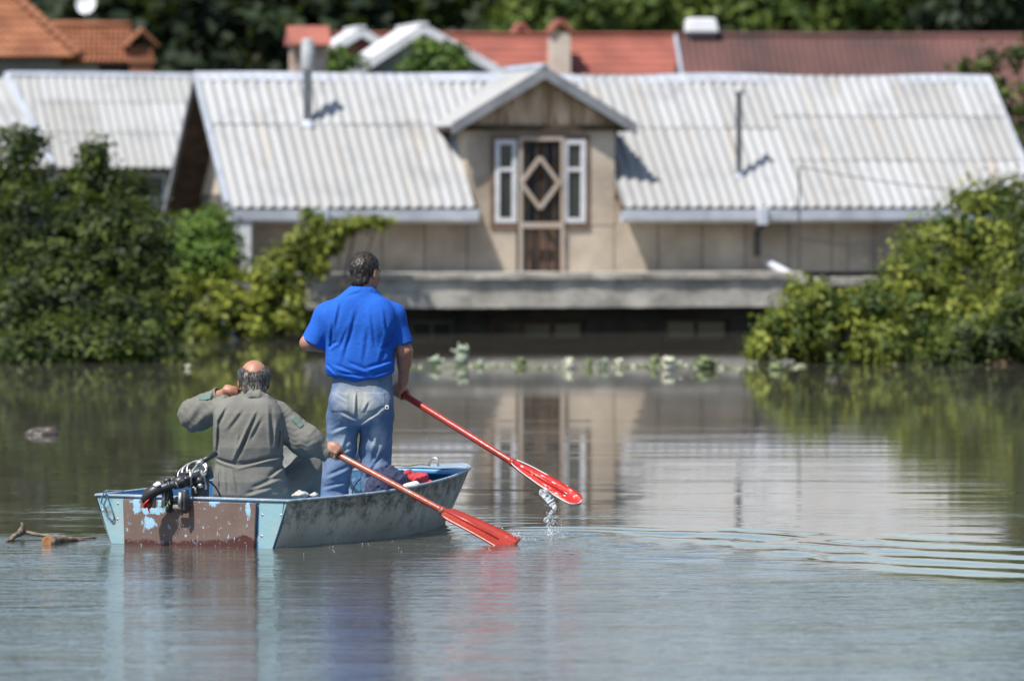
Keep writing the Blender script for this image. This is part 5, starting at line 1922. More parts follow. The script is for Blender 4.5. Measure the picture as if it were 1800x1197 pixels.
SH_ROWS = [(zc(673), 0.0, 0.0, .185, .135), (zc(668), 0.0, 0.0, .205, .148), (zc(650), 0.0, 0.0, .226, .165), (zc(630), 0.0, 0.005, .2285, .168), (zc(600), 0.0, 0.005, .226, .162), (zc(570), 0.0, 0.0, .224, .152),
           (zc(550), -0.002, 0.0, .212, .138), (zc(536), -0.002, 0.0, .178, .122), (zc(522), 0.0, 0.0, .135, .105), (zc(511), 0.008, -0.002, .105, .09), (zc(503), 0.014, 0.0, .08, .078)]
hemL, hemR = pt(549, 605, 0.0), pt(708, 607, 0.0)
FOLD1 = [seg1(628, 545, 602, 640, 0.0128, 0.0075), seg1(652, 540, 660, 610, 0.0112, 0.0053), seg1(600, 530, 590, 580, 0.0112, 0.0075), seg1(676, 545, 684, 600, 0.0104, 0.0075), seg1(690, 570, 668, 640, 0.0128, 0.0075),
         seg1(586, 560, 580, 620, 0.0096, 0.0060), seg1(648, 575, 640, 640, 0.0144, 0.0053), seg1(615, 570, 596, 615, 0.0104, 0.0045), seg1(588, 640, 626, 656, 0.0096, 0.0075), seg1(612, 636, 650, 652, 0.0104, 0.0075), seg1(640, 648, 692, 632, 0.0096, 0.0090),
         seg1(600, 655, 640, 662, 0.0080, 0.0075), seg1(655, 660, 694, 648, 0.0080, 0.0090), seg1(574, 640, 590, 657, 0.0080, 0.0075), seg1(668, 615, 690, 600, 0.0096, 0.0075), seg1(576, 612, 592, 600, 0.0096, 0.0075), seg1(640, 512, 600, 524, 0.0096, 0.0037), seg1(648, 512, 690, 527, 0.0096, 0.0045)]


def shirt1(P):
    t = stack(P, SH_ROWS, 2.35)
    bl = smin(ellip(P, pt(600, 560, -0.09), (0.10, 0.07, 0.13)), ellip(P, pt(668, 560, -0.09), (0.10, 0.07, 0.13)), 0.05)
    t = smin(t, bl, 0.06)
    for s, hem, rs, rh in ((sL, hemL, 0.074, 0.084), (sR, hemR, 0.073, 0.073)):
        ax = (hem - s) / np.linalg.norm(hem - s)
        sl = rcone(P, s, hem + ax * 0.05, rs, rh)
        sl = smin(sl, rcone(P, s, V3(s[0] * 0.30 + 0.005, 0, float(s[2]) + 0.10), rs * 0.96, 0.062), 0.05)
        sl = sl + wrinkle(P, 0.0035, 20, 3 if s is sL else 4, (1, 1, 0.5))
        cut = (P - hem) @ ax
        sl = smax(sl, cut, 0.012)
        arm = rcone(P, s, hem + ax * 0.3, rs - 0.012, rh - 0.010)
        sl = np.where(cut > -0.05, np.maximum(sl, -arm), sl)
        t = smin(t, sl, 0.028)
    t = t + wrinkle(P, 0.0022, 14, 1, (1, 1, 0.45))
    t = folds(P, t, FOLD1)
    # neck opening
    t = smax(t, -rcone(P, pt(640, 512, 0.0), pt(641, 480, 0.01), 0.062, 0.078), 0.008)
    # the hem dips in the middle of the back
    hemz = zc(657) - 0.045 * np.exp(-((P[:, 0] + 0.01) / 0.15) ** 2) + 0.006 * np.sin(P[:, 0] * 40)
    return smax(t, hemz - P[:, 2], 0.014)


sdf_mesh('t_shirt', shirt1, (-0.46, -0.32, 0.84), (0.44, 0.30, 1.56), 0.0058, M['shirt_blue'], man1)
# ribbed neckband
nb_ = []
for i in range(25):
    a = 2 * math.pi * i / 24
    nb_.append((float(pt(640, 505)[0]) + 0.07 * math.cos(a), 0.002 + 0.068 * math.sin(a), zc(506) - 0.012 * math.sin(a) * -1))
MB().tube(nb_, 0.007, 6).build('neckband', M['shirt_blue'], man1, True)

FOLDJ = [seg1(600, 722, 628, 738, 0.0112, 0.0120), seg1(632, 744, 668, 722, 0.0104, 0.0120), seg1(640, 736, 680, 712, 0.0104, 0.0090), seg1(628, 690, 626, 735, 0.0064, 0.0150), seg1(578, 760, 612, 745, 0.0112, 0.0075), seg1(646, 752, 662, 800, 0.0128, 0.0090),
         seg1(676, 745, 650, 830, 0.0144, 0.0105), seg1(676, 790, 640, 850, 0.0112, 0.0105), seg1(660, 840, 684, 820, 0.0096, 0.0090), seg1(572, 838, 612, 820, 0.0112, 0.0105), seg1(566, 858, 610, 846, 0.0096, 0.0105), seg1(580, 800, 620, 786, 0.0120, 0.0090), seg1(636, 860, 682, 848, 0.0096, 0.0105),
         seg1(588, 690, 612, 704, 0.0080, 0.0060), seg1(650, 706, 640, 726, 0.0080, 0.0090), seg1(640, 768, 654, 745, 0.0096, 0.0075), seg1(616, 760, 600, 800, 0.0112, 0.0075)]


def jeans1(P):
    t = stack(P, [(zc(748), 0.005, 0.0, .17, .12), (zc(735), 0.004, -0.005, .205, .135), (zc(715), 0.006, -0.008, .209, .14), (zc(690), 0.012, -0.004, .203, .135), (zc(660), 0.014, 0.0, .194, .128), (zc(645), 0.014, 0.0, .19, .125)], 2.3)
    for x in (-0.085, 0.10):
        t = smin(t, ellip(P, (x, -0.068, zc(712)), (0.098, 0.085, 0.105)), 0.05)
    LL = [V3(-0.105, 0.0, zc(735)), pt(599, 785, 0.01), pt(590, 840, -0.01), pt(586, 905, 0.0), pt(585, 922, 0.0)]
    RR = [V3(0.105, 0.0, zc(735)), pt(660, 785, 0.03), pt(660, 840, 0.015), pt(659, 905, 0.02), pt(659, 922, 0.02)]
    l = chain(P, LL, [0.112, 0.098, 0.09, 0.092, 0.095], 0.03)
    r_ = chain(P, RR, [0.112, 0.101, 0.095, 0.094, 0.095], 0.03)
    leg = np.minimum(l, r_)
    t = smin(t, leg, 0.035)
    low = 1 / (1 + np.exp((P[:, 2] - 0.5) * 14))
    t = t + wrinkle(P, 0.0025, 22, 2, (1, 1, 1)) + low * wrinkle(P, 0.006, 17, 6, (0.5, 0.5, 1.9))
    t = folds(P, t, FOLDJ)
    # back pockets stand slightly proud
    for cx_, x0, x1 in ((0, 581, 613), (1, 641, 677)):
        a, b_ = pt(x0, 690, -0.14), pt(x1, 724, -0.14)
        inx = np.minimum(P[:, 0] - a[0], b_[0] - P[:, 0])
        inz = np.minimum(a[2] - P[:, 2], P[:, 2] - b_[2])
        t = t - 0.004 * np.clip(np.minimum(inx, inz) / 0.006, 0, 1) * (P[:, 1] < 0)
    return np.maximum(t, np.maximum(0.02 - P[:, 2], P[:, 2] - zc(647)))


sdf_mesh('jeans', jeans1, (-0.34, -0.30, 0.0), (0.32, 0.28, 1.02), 0.0058, M['denim'], man1)
for x in (-0.178, 0.095):
    sdf_mesh('shoe', lambda P, x=x: smax(smin(ellip(P, (x, 0.06, 0.03), (0.05, 0.15, 0.05)), ellip(P, (x, -0.04, 0.05), (0.045, 0.07, 0.06)), 0.03), -P[:, 2], 0.008), (x - .09, -.16, -.03), (x + .09, .26, .14), 0.01, M['sole'], man1)
# pocket tab
q = pt(680, 716, -0.155)
for i, (w, mt, dy) in enumerate(((0.012, 'white_cloth', 0.0), (0.006, 'black', -0.002))):
    MB().box(q[0] - w, q[0] + w, -0.152 + dy, -0.120 + dy, q[2] - w, q[2] + w).build('pocket_tab', M[mt], man1, bevel=0.002)

# ------------------------------------------------------------------ the seated man
D2 = 35.58
B2 = V3((445 - CX) / F * D2, D2, 0.2)
man2 = empty('person', Vector(B2.tolist()), 0, 'balding man in grey-green coverall sitting in the boat with his back turned', 'person')


def p2t(px, py, y=0.0):
    return pt(px, py, y, B2, D2)


def seg2(x0, y0, x1, y1, w, amp):
    a, b_ = p2t(x0, y0, -0.13), p2t(x1, y1, -0.13)
    return ((float(a[0]), float(a[2])), (float(b_[0]), float(b_[2])), w, amp)


z2 = lambda py: float(p2t(445, py)[2])
x2 = lambda px: float(p2t(px, 700)[0])
YAW2 = math.radians(-6)
hc2 = p2t(446, 671, 0.075)
s2R, e2R, w2R = p2t(487, 733, 0.045), p2t(536, 776, 0.03), p2t(573, 795, 0.045)
s2L, e2L, w2L = p2t(388, 716, 0.05), p2t(343, 727, 0.20), p2t(384, 696, 0.12)
h2 = V3(*(np.array(H2) - B2))
fist = p2t(404, 688, 0.09)


def body2(P):
    d, Q = head_sdf(P, hc2, YAW2, -0.16, 0.03, 1.13)
    d = smin(d, rcone(P, hc2 + V3(0, -0.02, -0.06), p2t(447, 715, 0.04), 0.060, 0.068), 0.03)
    t = stack(P, [(-0.0, 0, 0.0, .16, .11), (0.15, x2(438), 0, .17, .115), (0.4, x2(437), 0.01, .17, .11), (0.55, x2(440), 0.03, .16, .09), (0.64, x2(446), .04, .08, .06)])
    d = smin(d, t, 0.03)
    d = smin(d, chain(P, [s2R, e2R, w2R], [0.06, 0.046, 0.033]), 0.03)
    d = smin(d, chain(P, [s2L, e2L, w2L], [0.06, 0.046, 0.034]), 0.03)
    d = smin(d, grip(P, h2, V3(*o2dir), V3(0.15, -0.45, 0.9), 0.0215, w2R, 0.032, 1), 0.012)
    d = smin(d, grip(P, fist, V3(0.95, 0.1, -0.35), V3(-0.25, -0.75, 0.2), 0.012, w2L, 0.032, 1), 0.012)
    for k in (-0.12, 0.14):
        d = smin(d, chain(P, [V3(k, 0.02, 0.06), V3(k * 1.5, 0.42, 0.14), V3(k * 1.5, 0.46, -0.12)], [0.08, 0.055, 0.045]), 0.03)
    return d


sdf_mesh('body', body2, (-0.52, -0.22, -0.18), (0.62, 0.60, 0.95), 0.005, M['skin'], man2)


def hair2(P):
    d, Q = head_sdf(P, hc2, YAW2, -0.16, 0.03, 1.13)
    s = ellip(Q, (0, -0.018, 0.026), (0.086, 0.106, 0.089))
    s = smin(s, ellip(Q, (0, -0.066, -0.055), (0.062, 0.044, 0.055)), 0.035)
    s = s + wrinkle(Q, 0.0014, 170, 15, (1, 1, 0.22)) + wrinkle(Q, 0.0016, 60, 18, (1, 1, 0.5))
    # bald crown
    s = smax(s, -ellip(Q, (-0.006, -0.03, 0.105), (0.064, 0.118, 0.098)), 0.012)
    hl = np.interp(Q[:, 2], [-0.10, -0.05, 0.02, 0.06], [-0.045, -0.018, 0.022, 0.045])
    s = smax(s, Q[:, 1] - hl, 0.01)
    s = smax(s, -0.10 - Q[:, 2], 0.01)
    for k in (-1, 1):
        s = smax(s, -ellip(Q, (k * 0.09, -0.002, -0.014), (0.022, 0.024, 0.036)), 0.005)
    return s


strands(sdf_mesh('hair', hair2, hc2 - 0.16, hc2 + 0.16, 0.004, M['hair_grey'], man2), M['strand_grey'], man2, 4500, 0.04, 0.0013, 2, 0.005)

CV = [(z2(893), x2(442), 0.0, .20, .15), (z2(868), x2(441), -0.015, .238, .168), (z2(845), x2(439), -0.02, .232, .165), (z2(822), x2(438), -0.015, .216, .152), (z2(812), x2(438), -0.012, .208, .145), (z2(806), x2(438), -0.016, .214, .15),
      (z2(785), x2(437), -0.02, .218, .155), (z2(750), x2(437), -0.015, .220, .15), (z2(725), x2(437), 0.0, .216, .14), (z2(710), x2(438), 0.02, .185, .12), (z2(701), x2(442), 0.035, .14, .10), (z2(692), x2(448), 0.05, .095, .085)]
FOLD2 = [seg2(455, 722, 418, 800, .010, 0.0119), seg2(438, 760, 412, 815, .010, 0.0102), seg2(476, 712, 482, 800, .012, 0.0102), seg2(492, 740, 486, 800, .012, 0.0136), seg2(386, 730, 382, 800, .010, 0.0102), seg2(400, 715, 384, 745, .010, 0.0102),
         seg2(430, 720, 400, 760, .012, 0.0068), seg2(378, 806, 420, 818, .009, 0.0119), seg2(412, 820, 470, 806, .009, 0.0102), seg2(440, 812, 498, 800, .010, 0.0102), seg2(384, 822, 388, 866, .008, 0.0068), seg2(396, 822, 402, 866, .008, 0.0068), seg2(410, 824, 420, 862, .009, 0.0068),
         seg2(440, 858, 492, 836, .013, 0.0136), seg2(430, 868, 480, 852, .012, 0.0119), seg2(470, 840, 496, 818, .012, 0.0136), seg2(462, 735, 440, 775, .010, 0.0068), seg2(424, 760, 416, 800, .008, 0.0051)]


def coverall_core(P):
    t = stack(P, CV, 2.3)
    t = smin(t, smin(ellip(P, p2t(412, 735, -0.06), (0.1, 0.08, 0.14)), ellip(P, p2t(462, 738, -0.06), (0.1, 0.08, 0.14)), 0.08), 0.06)
    a = chain(P, [s2R, e2R, w2R + (w2R - e2R) * 0.02], [0.092, 0.098, 0.054], 0.04)
    ax = (w2R - e2R) / np.linalg.norm(w2R - e2R)
    a = smax(a, (P - w2R) @ ax, 0.01)
    a = a + wrinkle(P, 0.006, 24, 31, (1, 1, 1)) + wrinkle(P, 0.003, 60, 34)
    t = smin(t, a, 0.025)
    b_ = chain(P, [s2L, e2L, w2L], [0.088, 0.096, 0.05], 0.04)
    b_ = smin(b_, rcone(P, s2L, e2L + V3(0.0, 0.0, -0.02), 0.085, 0.09), 0.03)
    ax = (w2L - e2L) / np.linalg.norm(w2L - e2L)
    b_ = np.where(np.linalg.norm(P - w2L, axis=1) < 0.12, smax(b_, (P - w2L) @ ax, 0.01), b_)
    b_ = b_ + wrinkle(P, 0.006, 22, 41) + wrinkle(P, 0.003, 60, 44)
    t = smin(t, b_, 0.016)
    for k, kn, ft in ((x2(412), p2t(420, 822, 0.40), p2t(420, 900, 0.46)), (x2(488), p2t(541, 822, 0.36), p2t(543, 905, 0.34))):
        l = chain(P, [V3(k, 0.03, 0.06), kn, ft], [0.12, 0.085, 0.075], 0.05)
        l = l + wrinkle(P, 0.006, 22, 51)
        t = smin(t, l, 0.03)
    return t


def coverall(P):
    t = coverall_core(P) + wrinkle(P, 0.0022, 22, 55, (1, 1, 0.5))
    return folds(P, t, FOLD2, ymid=0.06)


def trimmed(P):
    t = coverall(P)
    t = smax(t, -rcone(P, p2t(447, 706, 0.06), hc2 + V3(0, -0.01, 0.02), 0.064, 0.085), 0.008)
    return np.maximum(t, -0.14 - P[:, 2])


sdf_mesh('coverall', trimmed, (-0.54, -0.30, -0.16), (0.62, 0.62, 0.72), 0.0058, M['coverall'], man2)
# collar, cuffs, sleeve patches
cl = [p2t(420, 698, 0.05), p2t(427, 691, -0.02), p2t(440, 686, -0.055), p2t(455, 688, -0.06), p2t(469, 696, -0.05), p2t(482, 705, -0.025), p2t(492, 714, 0.02)]


def collar(P):
    d = None
    for i in range(len(cl) - 1):
        a, b_ = cl[i], cl[i + 1]
        for dz, r in ((0.0, 0.010), (-0.018, 0.012), (-0.036, 0.011)):
            o_ = V3(0, -0.012 if dz < -0.02 else (-0.007 if dz < -0.01 else 0.004), dz)
            e = rcone(P, a + o_, b_ + o_, r, r)
            d = e if d is None else smin(d, e, 0.012)
    return d + wrinkle(P, 0.0015, 50, 61)


sdf_mesh('collar', collar, (-0.16, -0.12, 0.42), (0.26, 0.14, 0.74), 0.0055, M['coverall'], man2)
for (w, e_) in ((w2R, e2R), (w2L, e2L)):
    ax = (w - e_) / np.linalg.norm(w - e_)
    sdf_mesh('cuff', lambda P, w=w, ax=ax: np.maximum(np.abs((P - w) @ ax) - 0.018, np.abs(np.linalg.norm((P - w) - ((P - w) @ ax)[:, None] * ax, axis=1) - 0.050) - 0.007) + wrinkle(P, 0.002, 40, 71), w - 0.09, w + 0.09, 0.0055, M['coverall'], man2)
for (px, py, y, rx, rz, rot) in ((361, 698, 0.1, 0.042, 0.016, 0.12), (523, 741, 0.02, 0.045, 0.017, -0.78)):
    c = p2t(px, py, y)

    def patch(P, c=c, rot=rot, rx=rx, rz=rz):
        q = P - c
        u = q[:, 0] * math.cos(rot) + q[:, 2] * math.sin(rot)
        v = -q[:, 0] * math.sin(rot) + q[:, 2] * math.cos(rot)
        box = np.maximum(np.maximum(np.abs(u) - rx, np.abs(v) - rz), np.abs(q[:, 1]) - 0.16)
        return np.maximum(coverall(P) - 0.0045, box)
    sdf_mesh('sleeve_patch', patch, c - V3(.08, .18, .08), c + V3(.08, .18, .08), 0.006, M['patch_green'], man2)
for x, px in ((420, 0), (545, 1)):
    a = p2t(x, 905, 0.45 if px == 0 else 0.36)
    sdf_mesh('shoe', lambda P, a=a: smax(ellip(P, (a[0], a[1] + 0.04, -0.115), (0.05, 0.14, 0.06)), -0.148 - P[:, 2], 0.008), (a[0] - .1, a[1] - .14, -.17), (a[0] + .1, a[1] + .22, 0), 0.01, M['sole'], man2)

# ------------------------------------------------------------------ things lying in the boat
def soft_thing(name, label, cat, mname, blobs, D, seed, amp=0.010, freq=28, h=0.009, group=None):
    """a crumpled heap; blobs (px, py, dy, rx, ry, rz)"""
    c0 = at(blobs[0][0], blobs[0][1], D)
    zb_ = min(at(b_[0], b_[1], D).z - b_[5] for b_ in blobs)
    base = V3(c0.x, c0.y, zb_)
    o = None

    def fn(P):
        d = None
        for (px, py, dy, rx, ry, rz) in blobs:
            q = at(px, py, D + dy)
            e = ellip(P, (q.x - base[0], q.y - base[1], q.z - base[2]), (rx, ry, rz))
            d = e if d is None else smin(d, e, 0.03)
        return d + wrinkle(P, amp, freq, seed) + wrinkle(P, amp * 0.5, freq * 2.4, seed + 1)
    pts = []
    for (px, py, dy, rx, ry, rz) in blobs:
        q = at(px, py, D + dy)
        pts.append((q.x - base[0] - rx, q.y - base[1] - ry, q.z - base[2] - rz))
        pts.append((q.x - base[0] + rx, q.y - base[1] + ry, q.z - base[2] + rz))
    A = np.array(pts)
    ob = sdf_mesh(name, fn, A.min(0) - 0.05, A.max(0) + 0.05, h, M[mname], None)
    ob.location = base.tolist()
    return tag(ob, label, cat, group)


soft_thing('jacket', 'crumpled navy blue jacket heaped at the standing man\'s feet', 'jacket', 'navy_cloth', [(690, 842, 0, .09, .12, .07), (664, 858, 0, .08, .1, .08), (706, 852, 0.05, .1, .12, .07), (680, 885, 0.05, .16, .15, .13)], 36.62, 3, 0.018, 42, 0.0075)
soft_thing('red_garment', 'bright red garment lying on the navy jacket', 'garment', 'red_cloth', [(722, 838, 0, .06, .06, .036), (740, 842, 0, .055, .06, .033), (752, 848, 0, .035, .05, .028)], 36.62, 7, 0.011, 42, 0.0065)
soft_thing('white_cloth', 'small white cloth tucked under the red garment', 'cloth', 'white_cloth', [(720, 853, -0.08, .045, .03, .024), (731, 852, -0.08, .034, .03, .02)], 36.6, 9, 0.004)
M['rag'] = plain('rag', (0.4, 0.38, 0.34), 0.9, 0.3, 30, bmp=0.004, bscale=40)
soft_thing('rag', 'pale grubby rag lying on the gunwale beside the seated man', 'cloth', 'rag', [(524, 870, 0, .035, .04, .014), (535, 869, 0.03, .03, .03, .018), (553, 870, 0.0, .028, .03, .012)], 35.05, 12, 0.006, 60, h=0.005)
# white hose between the legs of the standing man
hose = [at(*a) for a in ((645, 790, 36.95), (633, 795, 36.9), (625, 806, 36.85), (618, 820, 36.8), (614, 835, 36.8), (616, 850, 36.8), (624, 862, 36.8), (634, 868, 36.85), (645, 880, 36.95), (650, 905, 37.0))]
b0 = Vector((hose[0].x, hose[0].y, 0.05))
ho = empty('hose', b0, 0, 'white plastic hose loop between the legs of the standing man', 'hose')
MB().tube(spline([p - b0 for p in hose], 40), 0.014, 10).build('pipe', M['white_plastic'], ho, True)
ho2 = [at(*a) for a in ((622, 808, 36.84), (636, 815, 36.88), (648, 826, 36.95))]
MB().tube(spline([p - b0 for p in ho2], 10), 0.013, 8).build('branch', M['white_plastic'], ho, True)
MB().tube([hose[1] - b0, hose[3] - b0], 0.021, 10).build('joint', M['white_plastic'], ho, True)
MB().tube(spline([p - b0 for p in [at(*a) for a in ((636, 838, 36.82), (626, 850, 36.78), (620, 862, 36.76), (619, 875, 36.8))]], 12), 0.004, 5).build('wire', M['rope'], ho, True)
MB().tube([hose[-1] - b0, Vector((hose[-1].x - b0.x, hose[-1].y - b0.y, 0.0))], 0.014, 10).build('foot', M['white_plastic'], ho, True)


# ------------------------------------------------------------------ water thrown up by the oars
def droplet_mat():
    m, nt, b = new_mat('droplets')
    b.inputs['Base Color'].default_value = (0.9, 0.93, 0.95, 1)
    b.inputs['Roughness'].default_value = 0.04
    b.inputs['IOR'].default_value = 1.33
    b.inputs['Transmission Weight'].default_value = 0.6
    return m


M['droplets'] = droplet_mat()


def splash(name, label, balls, sheet=None, lo=None, hi=None):
    base = V3(*np.mean([b_[0] for b_ in balls], 0))
    base[2] = 0.0
    v, f = [], []
    t = (1 + 5 ** .5) / 2
    ico = np.array([(-1, t, 0), (1, t, 0), (-1, -t, 0), (1, -t, 0), (0, -1, t), (0, 1, t), (0, -1, -t), (0, 1, -t), (t, 0, -1), (t, 0, 1), (-t, 0, -1), (-t, 0, 1)]) / math.hypot(1, t)
    icf = [(0, 11, 5), (0, 5, 1), (0, 1, 7), (0, 7, 10), (0, 10, 11), (1, 5, 9), (5, 11, 4), (11, 10, 2), (10, 7, 6), (7, 1, 8), (3, 9, 4), (3, 4, 2), (3, 2, 6), (3, 6, 8), (3, 8, 9), (4, 9, 5), (2, 4, 11), (6, 2, 10), (8, 6, 7), (9, 8, 1)]
    mb = MB()
    for p, r_ in balls:
        mb.add([tuple(np.array(p) - base + ico[i] * r_) for i in range(12)], icf)
    o = mb.build(name, M['droplets'], None, True)
    o.location = base.tolist()
    tag(o, label, 'splash', kind='stuff')
    if sheet:
        c = sdf_mesh('water_sheet', sheet, lo, hi, 0.004, M['droplets'], o)
        c['kind'] = 'stuff'
    return o


R = random.Random(11)
balls = []
DD = 36.0
for i in range(330):
    t = R.random() ** 0.6
    cx_ = 966 + 10 * math.sin(t * 2.2) - 4 * t
    wd = 18 - 10 * math.sin(t * math.pi) + 8 * t
    p = at(cx_ + R.gauss(0, wd * 0.55), 880 + 64 * t + R.gauss(0, 3), DD + R.gauss(0, 0.03))
    balls.append((tuple(p), R.choice((0.0014, 0.002, 0.0028, 0.0042)) * (0.6 + 0.7 * t)))
bs = np.mean([b_[0] for b_ in balls], 0)
bs[2] = 0


def wsheet(P):
    d = None
    pts = [(957, 860), (966, 880), (974, 893), (966, 905), (960, 915), (964, 930), (967, 944)]
    wid = (0.045, 0.032, 0.016, 0.012, 0.020, 0.026, 0.030)
    q = [at(a, c, DD) - Vector(bs.tolist()) for a, c in pts]
    z = P[:, 2]
    zs = np.array([v.z for v in q])[::-1]
    xc = np.interp(z, zs, np.array([v.x for v in q])[::-1])
    wc = np.interp(z, zs, np.array(wid)[::-1])
    yc = 0.012 * np.sin(z * 38 + P[:, 0] * 30)
    th = 0.0046 + 0.0035 * np.sin(P[:, 0] * 190 + 7 * np.sin(z * 45)) + wrinkle(P, 0.0035, 120, 5)
    d = np.maximum(np.abs(P[:, 1] - yc) - th, (np.abs(P[:, 0] - xc) - wc * (1 + 0.25 * np.sin(z * 90 + 9 * np.sin(P[:, 0] * 20)))) * 0.7)
    hole = ellip(P, (float(q[4].x) - 0.006, 0, float(q[4].z) - 0.05), (0.018, 0.1, 0.045))
    return np.maximum(np.maximum(d, -hole), np.maximum(z - zs[-1], -0.01 - z))


splash('dripping_water', 'clear water running off the lifted red oar blade', balls, wsheet, (-0.14, -0.06, -0.03), (0.16, 0.06, 0.32))
balls = []
for i in range(130):
    a = R.gauss(905, 16)
    h_ = abs(R.gauss(0, 9)) * math.exp(-((a - 900) / 26) ** 2)
    p = at(a, 950 - h_ - abs(R.gauss(0, 4)), 35.2 + R.gauss(0, 0.1))
    balls.append(((p.x, p.y, max(p.z, 0.003)), R.choice((0.002, 0.003, 0.004, 0.006)) * 0.9))
splash('oar_splash', 'droplets splashing up where the dipped oar blade enters the water', balls)
balls = []
for i in range(60):
    a = R.uniform(300, 900)
    p = at(a, R.gauss(968, 6) - 0.02 * (a - 300) + (14 if a > 650 else 0), 35)
    r_ = ray(a, R.gauss(968, 7) - 0.02 * (a - 300))
    k = -H / r_.z
    balls.append(((r_.x * k, r_.y * k, 0.003), R.uniform(0.001, 0.003)))
splash('water_sparkle', 'tiny bubbles floating along the boat side', balls)

# ------------------------------------------------------------------ things afloat
def on_water(px, py):
    r_ = ray(px, py)
    k = -H / r_.z
    return Vector((r_.x * k, r_.y * k, 0))


q0, q1 = on_water(85, 955), on_water(150, 948)
lg = empty('floating_log', q0, 0, 'short floating log with a sawn orange end left of the boat', 'log')
dv = (q1 - q0)
ring = [Vector((0, -0.03, 0.008)), Vector((0.05, 0.12, 0.01)), Vector((dv.x * 0.6, dv.y * 0.6, 0.0)), Vector((dv.x, dv.y, -0.02))]
MB().tube(spline(ring, 14), [0.042 - 0.0014 * i + 0.004 * math.sin(i * 2.1) for i in range(15)], 14).build('trunk', M['driftwood'], lg, True)
MB().tube([(0, -0.036, 0.008), (0, -0.031, 0.008)], [0.034, 0.040], 14).build('sawn_end', M['sawn_end'], lg)
q0 = on_water(20, 950)
br = empty('floating_branch', q0, 0, 'pale floating branch with an upturned fork at the far left', 'branch')
q = [on_water(a, b_) - q0 for a, b_ in ((18, 951), (38, 945), (70, 946), (120, 948), (168, 947))]
for i, z in enumerate((0.01, 0.035, 0.022, 0.012, 0.006)): q[i].z = z
MB().tube(spline(q, 24), [0.017 - 0.0005 * i for i in range(25)], 8).build('stem', M['driftwood'], br, True)
MB().tube(spline([q[1] + Vector((-0.01, 0, 0)), q[1] + Vector((0.005, 0, 0.03)), q[1] + Vector((0.0, 0, 0.062))], 8), [0.02, 0.019, 0.018, 0.016, 0.014, 0.013, 0.011, 0.009, 0.006], 8).build('fork', M['driftwood'], br, True)
MB().tube([q[1], q[0] + Vector((-0.02, -0.05, -0.01))], [0.02, 0.006], 6).build('twig', M['driftwood'], br, True)
q0 = on_water(72, 764)
fb = V3(q0.x, q0.y, 0)
lump = sdf_mesh('driftwood_lump', lambda P: smin(ellip(P, (0, 0, 0.0), (0.13, 0.12, 0.055)), ellip(P, (0.09, 0, 0.01), (0.06, 0.07, 0.045)), 0.03) + wrinkle(P, 0.012, 30, 3), (-0.22, -0.2, -0.1), (0.22, 0.2, 0.12), 0.012, M['wet_wood'], None)
lump.location = q0
tag(lump, 'dark lump of driftwood floating on the calm water at left', 'driftwood')


def clump(px, py, wpx, hpx, name, label, mname, seed, group=None):
    c = on_water(px, py)
    s = c.y / F
    rx, rz = wpx / 2 * s, hpx * s
    root = empty(name, c, 0, label, 'debris', group)
    rr = np.random.default_rng(seed)
    R = random.Random(seed)
    n = 9
    for i in range(n):
        a = 2 * math.pi * i / n + R.random()
        tilt = R.uniform(0.15, 1.0)
        # curved cupped leaf
        vs, fs = [], []
        U, Vn = 6, 5
        for u in range(U + 1):
            t = u / U
            wd = math.sin(math.pi * min(1, 0.15 + 0.85 * t)) ** 0.7 * 0.45 + 0.05
            r_ = rx * (0.15 + 0.9 * math.sin(t * 1.5) * tilt)
            z = rz * (0.05 + 0.95 * math.sin(t * 1.7) * (1.15 - 0.6 * tilt))
            for v in range(Vn + 1):
                k = -1 + 2 * v / Vn
                aa = a + k * wd * 1.2
                vs.append((r_ * math.cos(aa), r_ * 0.9 * math.sin(aa), z * (1 - 0.12 * k * k) + 0.01 * R.random()))
        for u in range(U):
            for v in range(Vn):
                o_ = u * (Vn + 1) + v
                fs.append((o_, o_ + 1, o_ + Vn + 2, o_ + Vn + 1))
        MB().add(vs, fs).build('leaf', M[mname], root, True)
    sdf_mesh('heart', lambda P: ellip(P, (0, 0, rz * 0.35), (rx * 0.55, rx * 0.55, rz * 0.5)) + wrinkle(P, rx * 0.05, 9 / rx, seed), (-rx, -rx, -rz * 0.6), (rx, rx, rz * 1.3), max(rx / 14, 0.008), M[mname], root)


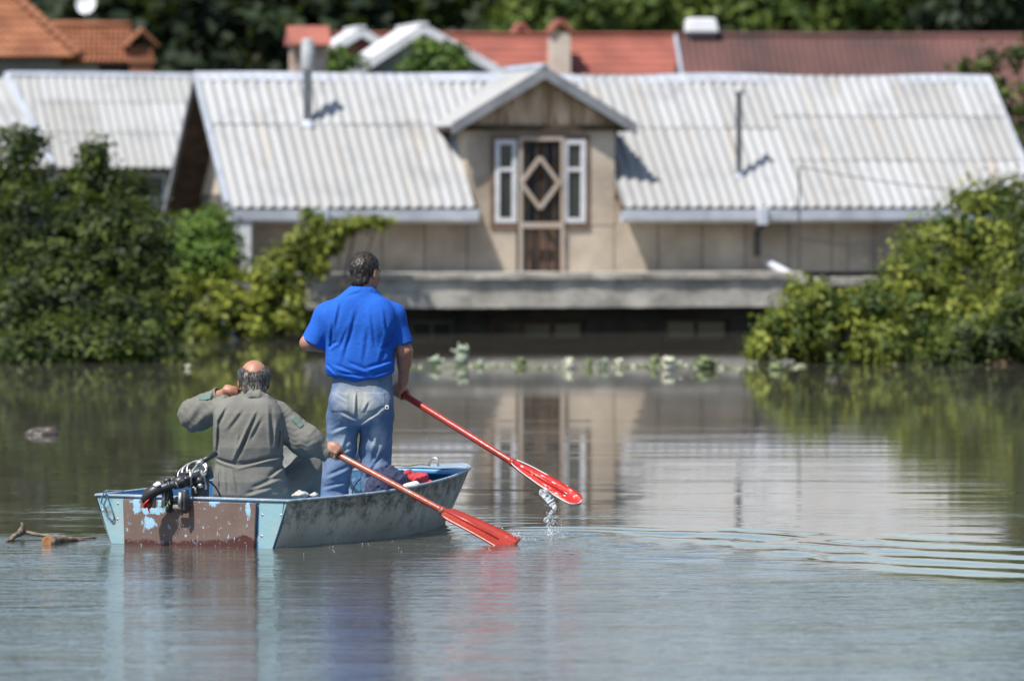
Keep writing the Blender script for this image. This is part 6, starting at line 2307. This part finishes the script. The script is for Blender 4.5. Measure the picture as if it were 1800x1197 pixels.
M['pale_leaf'] = plain('pale_leaf', (0.5, 0.5, 0.36), 0.7, 0.2, 8, col2=(0.7, 0.68, 0.55))
M['green_leaf'] = plain('green_leaf', (0.15, 0.185, 0.08), 0.7, 0.35, 8)
M['grey_leaf'] = plain('grey_leaf', (0.28, 0.33, 0.24), 0.7, 0.25, 8)
GD = 'debris floating before the house'
for i, (px, py, w, h_, mn, lab) in enumerate((
        (811, 640, 44, 38, 'grey_leaf', 'tallest grey-green leafy clump floating before the house'),
        (766, 645, 34, 22, 'grey_leaf', 'wide grey-green clump floating left of the tallest one'),
        (1002, 648, 30, 21, 'pale_leaf', 'white roundish clump floating below the barred door'),
        (1176, 650, 44, 26, 'pale_leaf', 'largest white clump floating towards the right bush'),
        (845, 644, 16, 15, 'grey_leaf', 'small grey clump just right of the tallest clump'),
        (1035, 646, 20, 20, 'green_leaf', 'small green clump right of the white roundish one'),
        (1060, 646, 24, 18, 'grey_leaf', 'pale grey clump between the two white ones'),
        (1088, 645, 22, 16, 'pale_leaf', 'pale small clump left of the largest white one'),
        (916, 643, 34, 15, 'green_leaf', 'flat green clump floating between standing man and white clump'),
        (1240, 648, 64, 22, 'green_leaf', 'broad green weed tangle floating right of the largest white clump'),
        (1150, 645, 26, 22, 'green_leaf', 'green clump touching the largest white clump'),
        (1365, 650, 40, 16, 'green_leaf', 'flat green weed floating under the right bush'),
        (330, 648, 16, 8, 'pale_leaf', 'tiny pale speck of debris floating above the seated man'))):
    clump(px, py, w, h_, 'floating_clump', lab, mn, 300 + i, GD)
rr = np.random.default_rng(44)
pp, nn = [], []
for i in range(330):
    px = rr.uniform(700, 1420) if i < 320 else rr.uniform(1420, 1900)
    c = on_water(px, 646 + rr.normal(0, 1.6) + 2 * math.sin(px * 0.02))
    pp.append((c.x, c.y, 0.012)); nn.append((rr.normal(0, .25), rr.normal(0, .25), 1))
fl = leaves('floating_scum', M['leaf_pale'], None, np.array(pp), np.array(nn), 0.075, rr.uniform(0, 1, len(pp)), 45)
tag(fl, 'thin line of pale leaf litter floating before the house', 'debris', kind='stuff')
pb = on_water(1745, 640)
pk = empty('floating_plank', pb, 0.05, 'reddish plank floating under the right bush', 'plank')
MB().box(-0.35, 0.35, -0.08, 0.08, -0.03, 0.045).build('board', M['brown_frame'], pk, bevel=0.006)
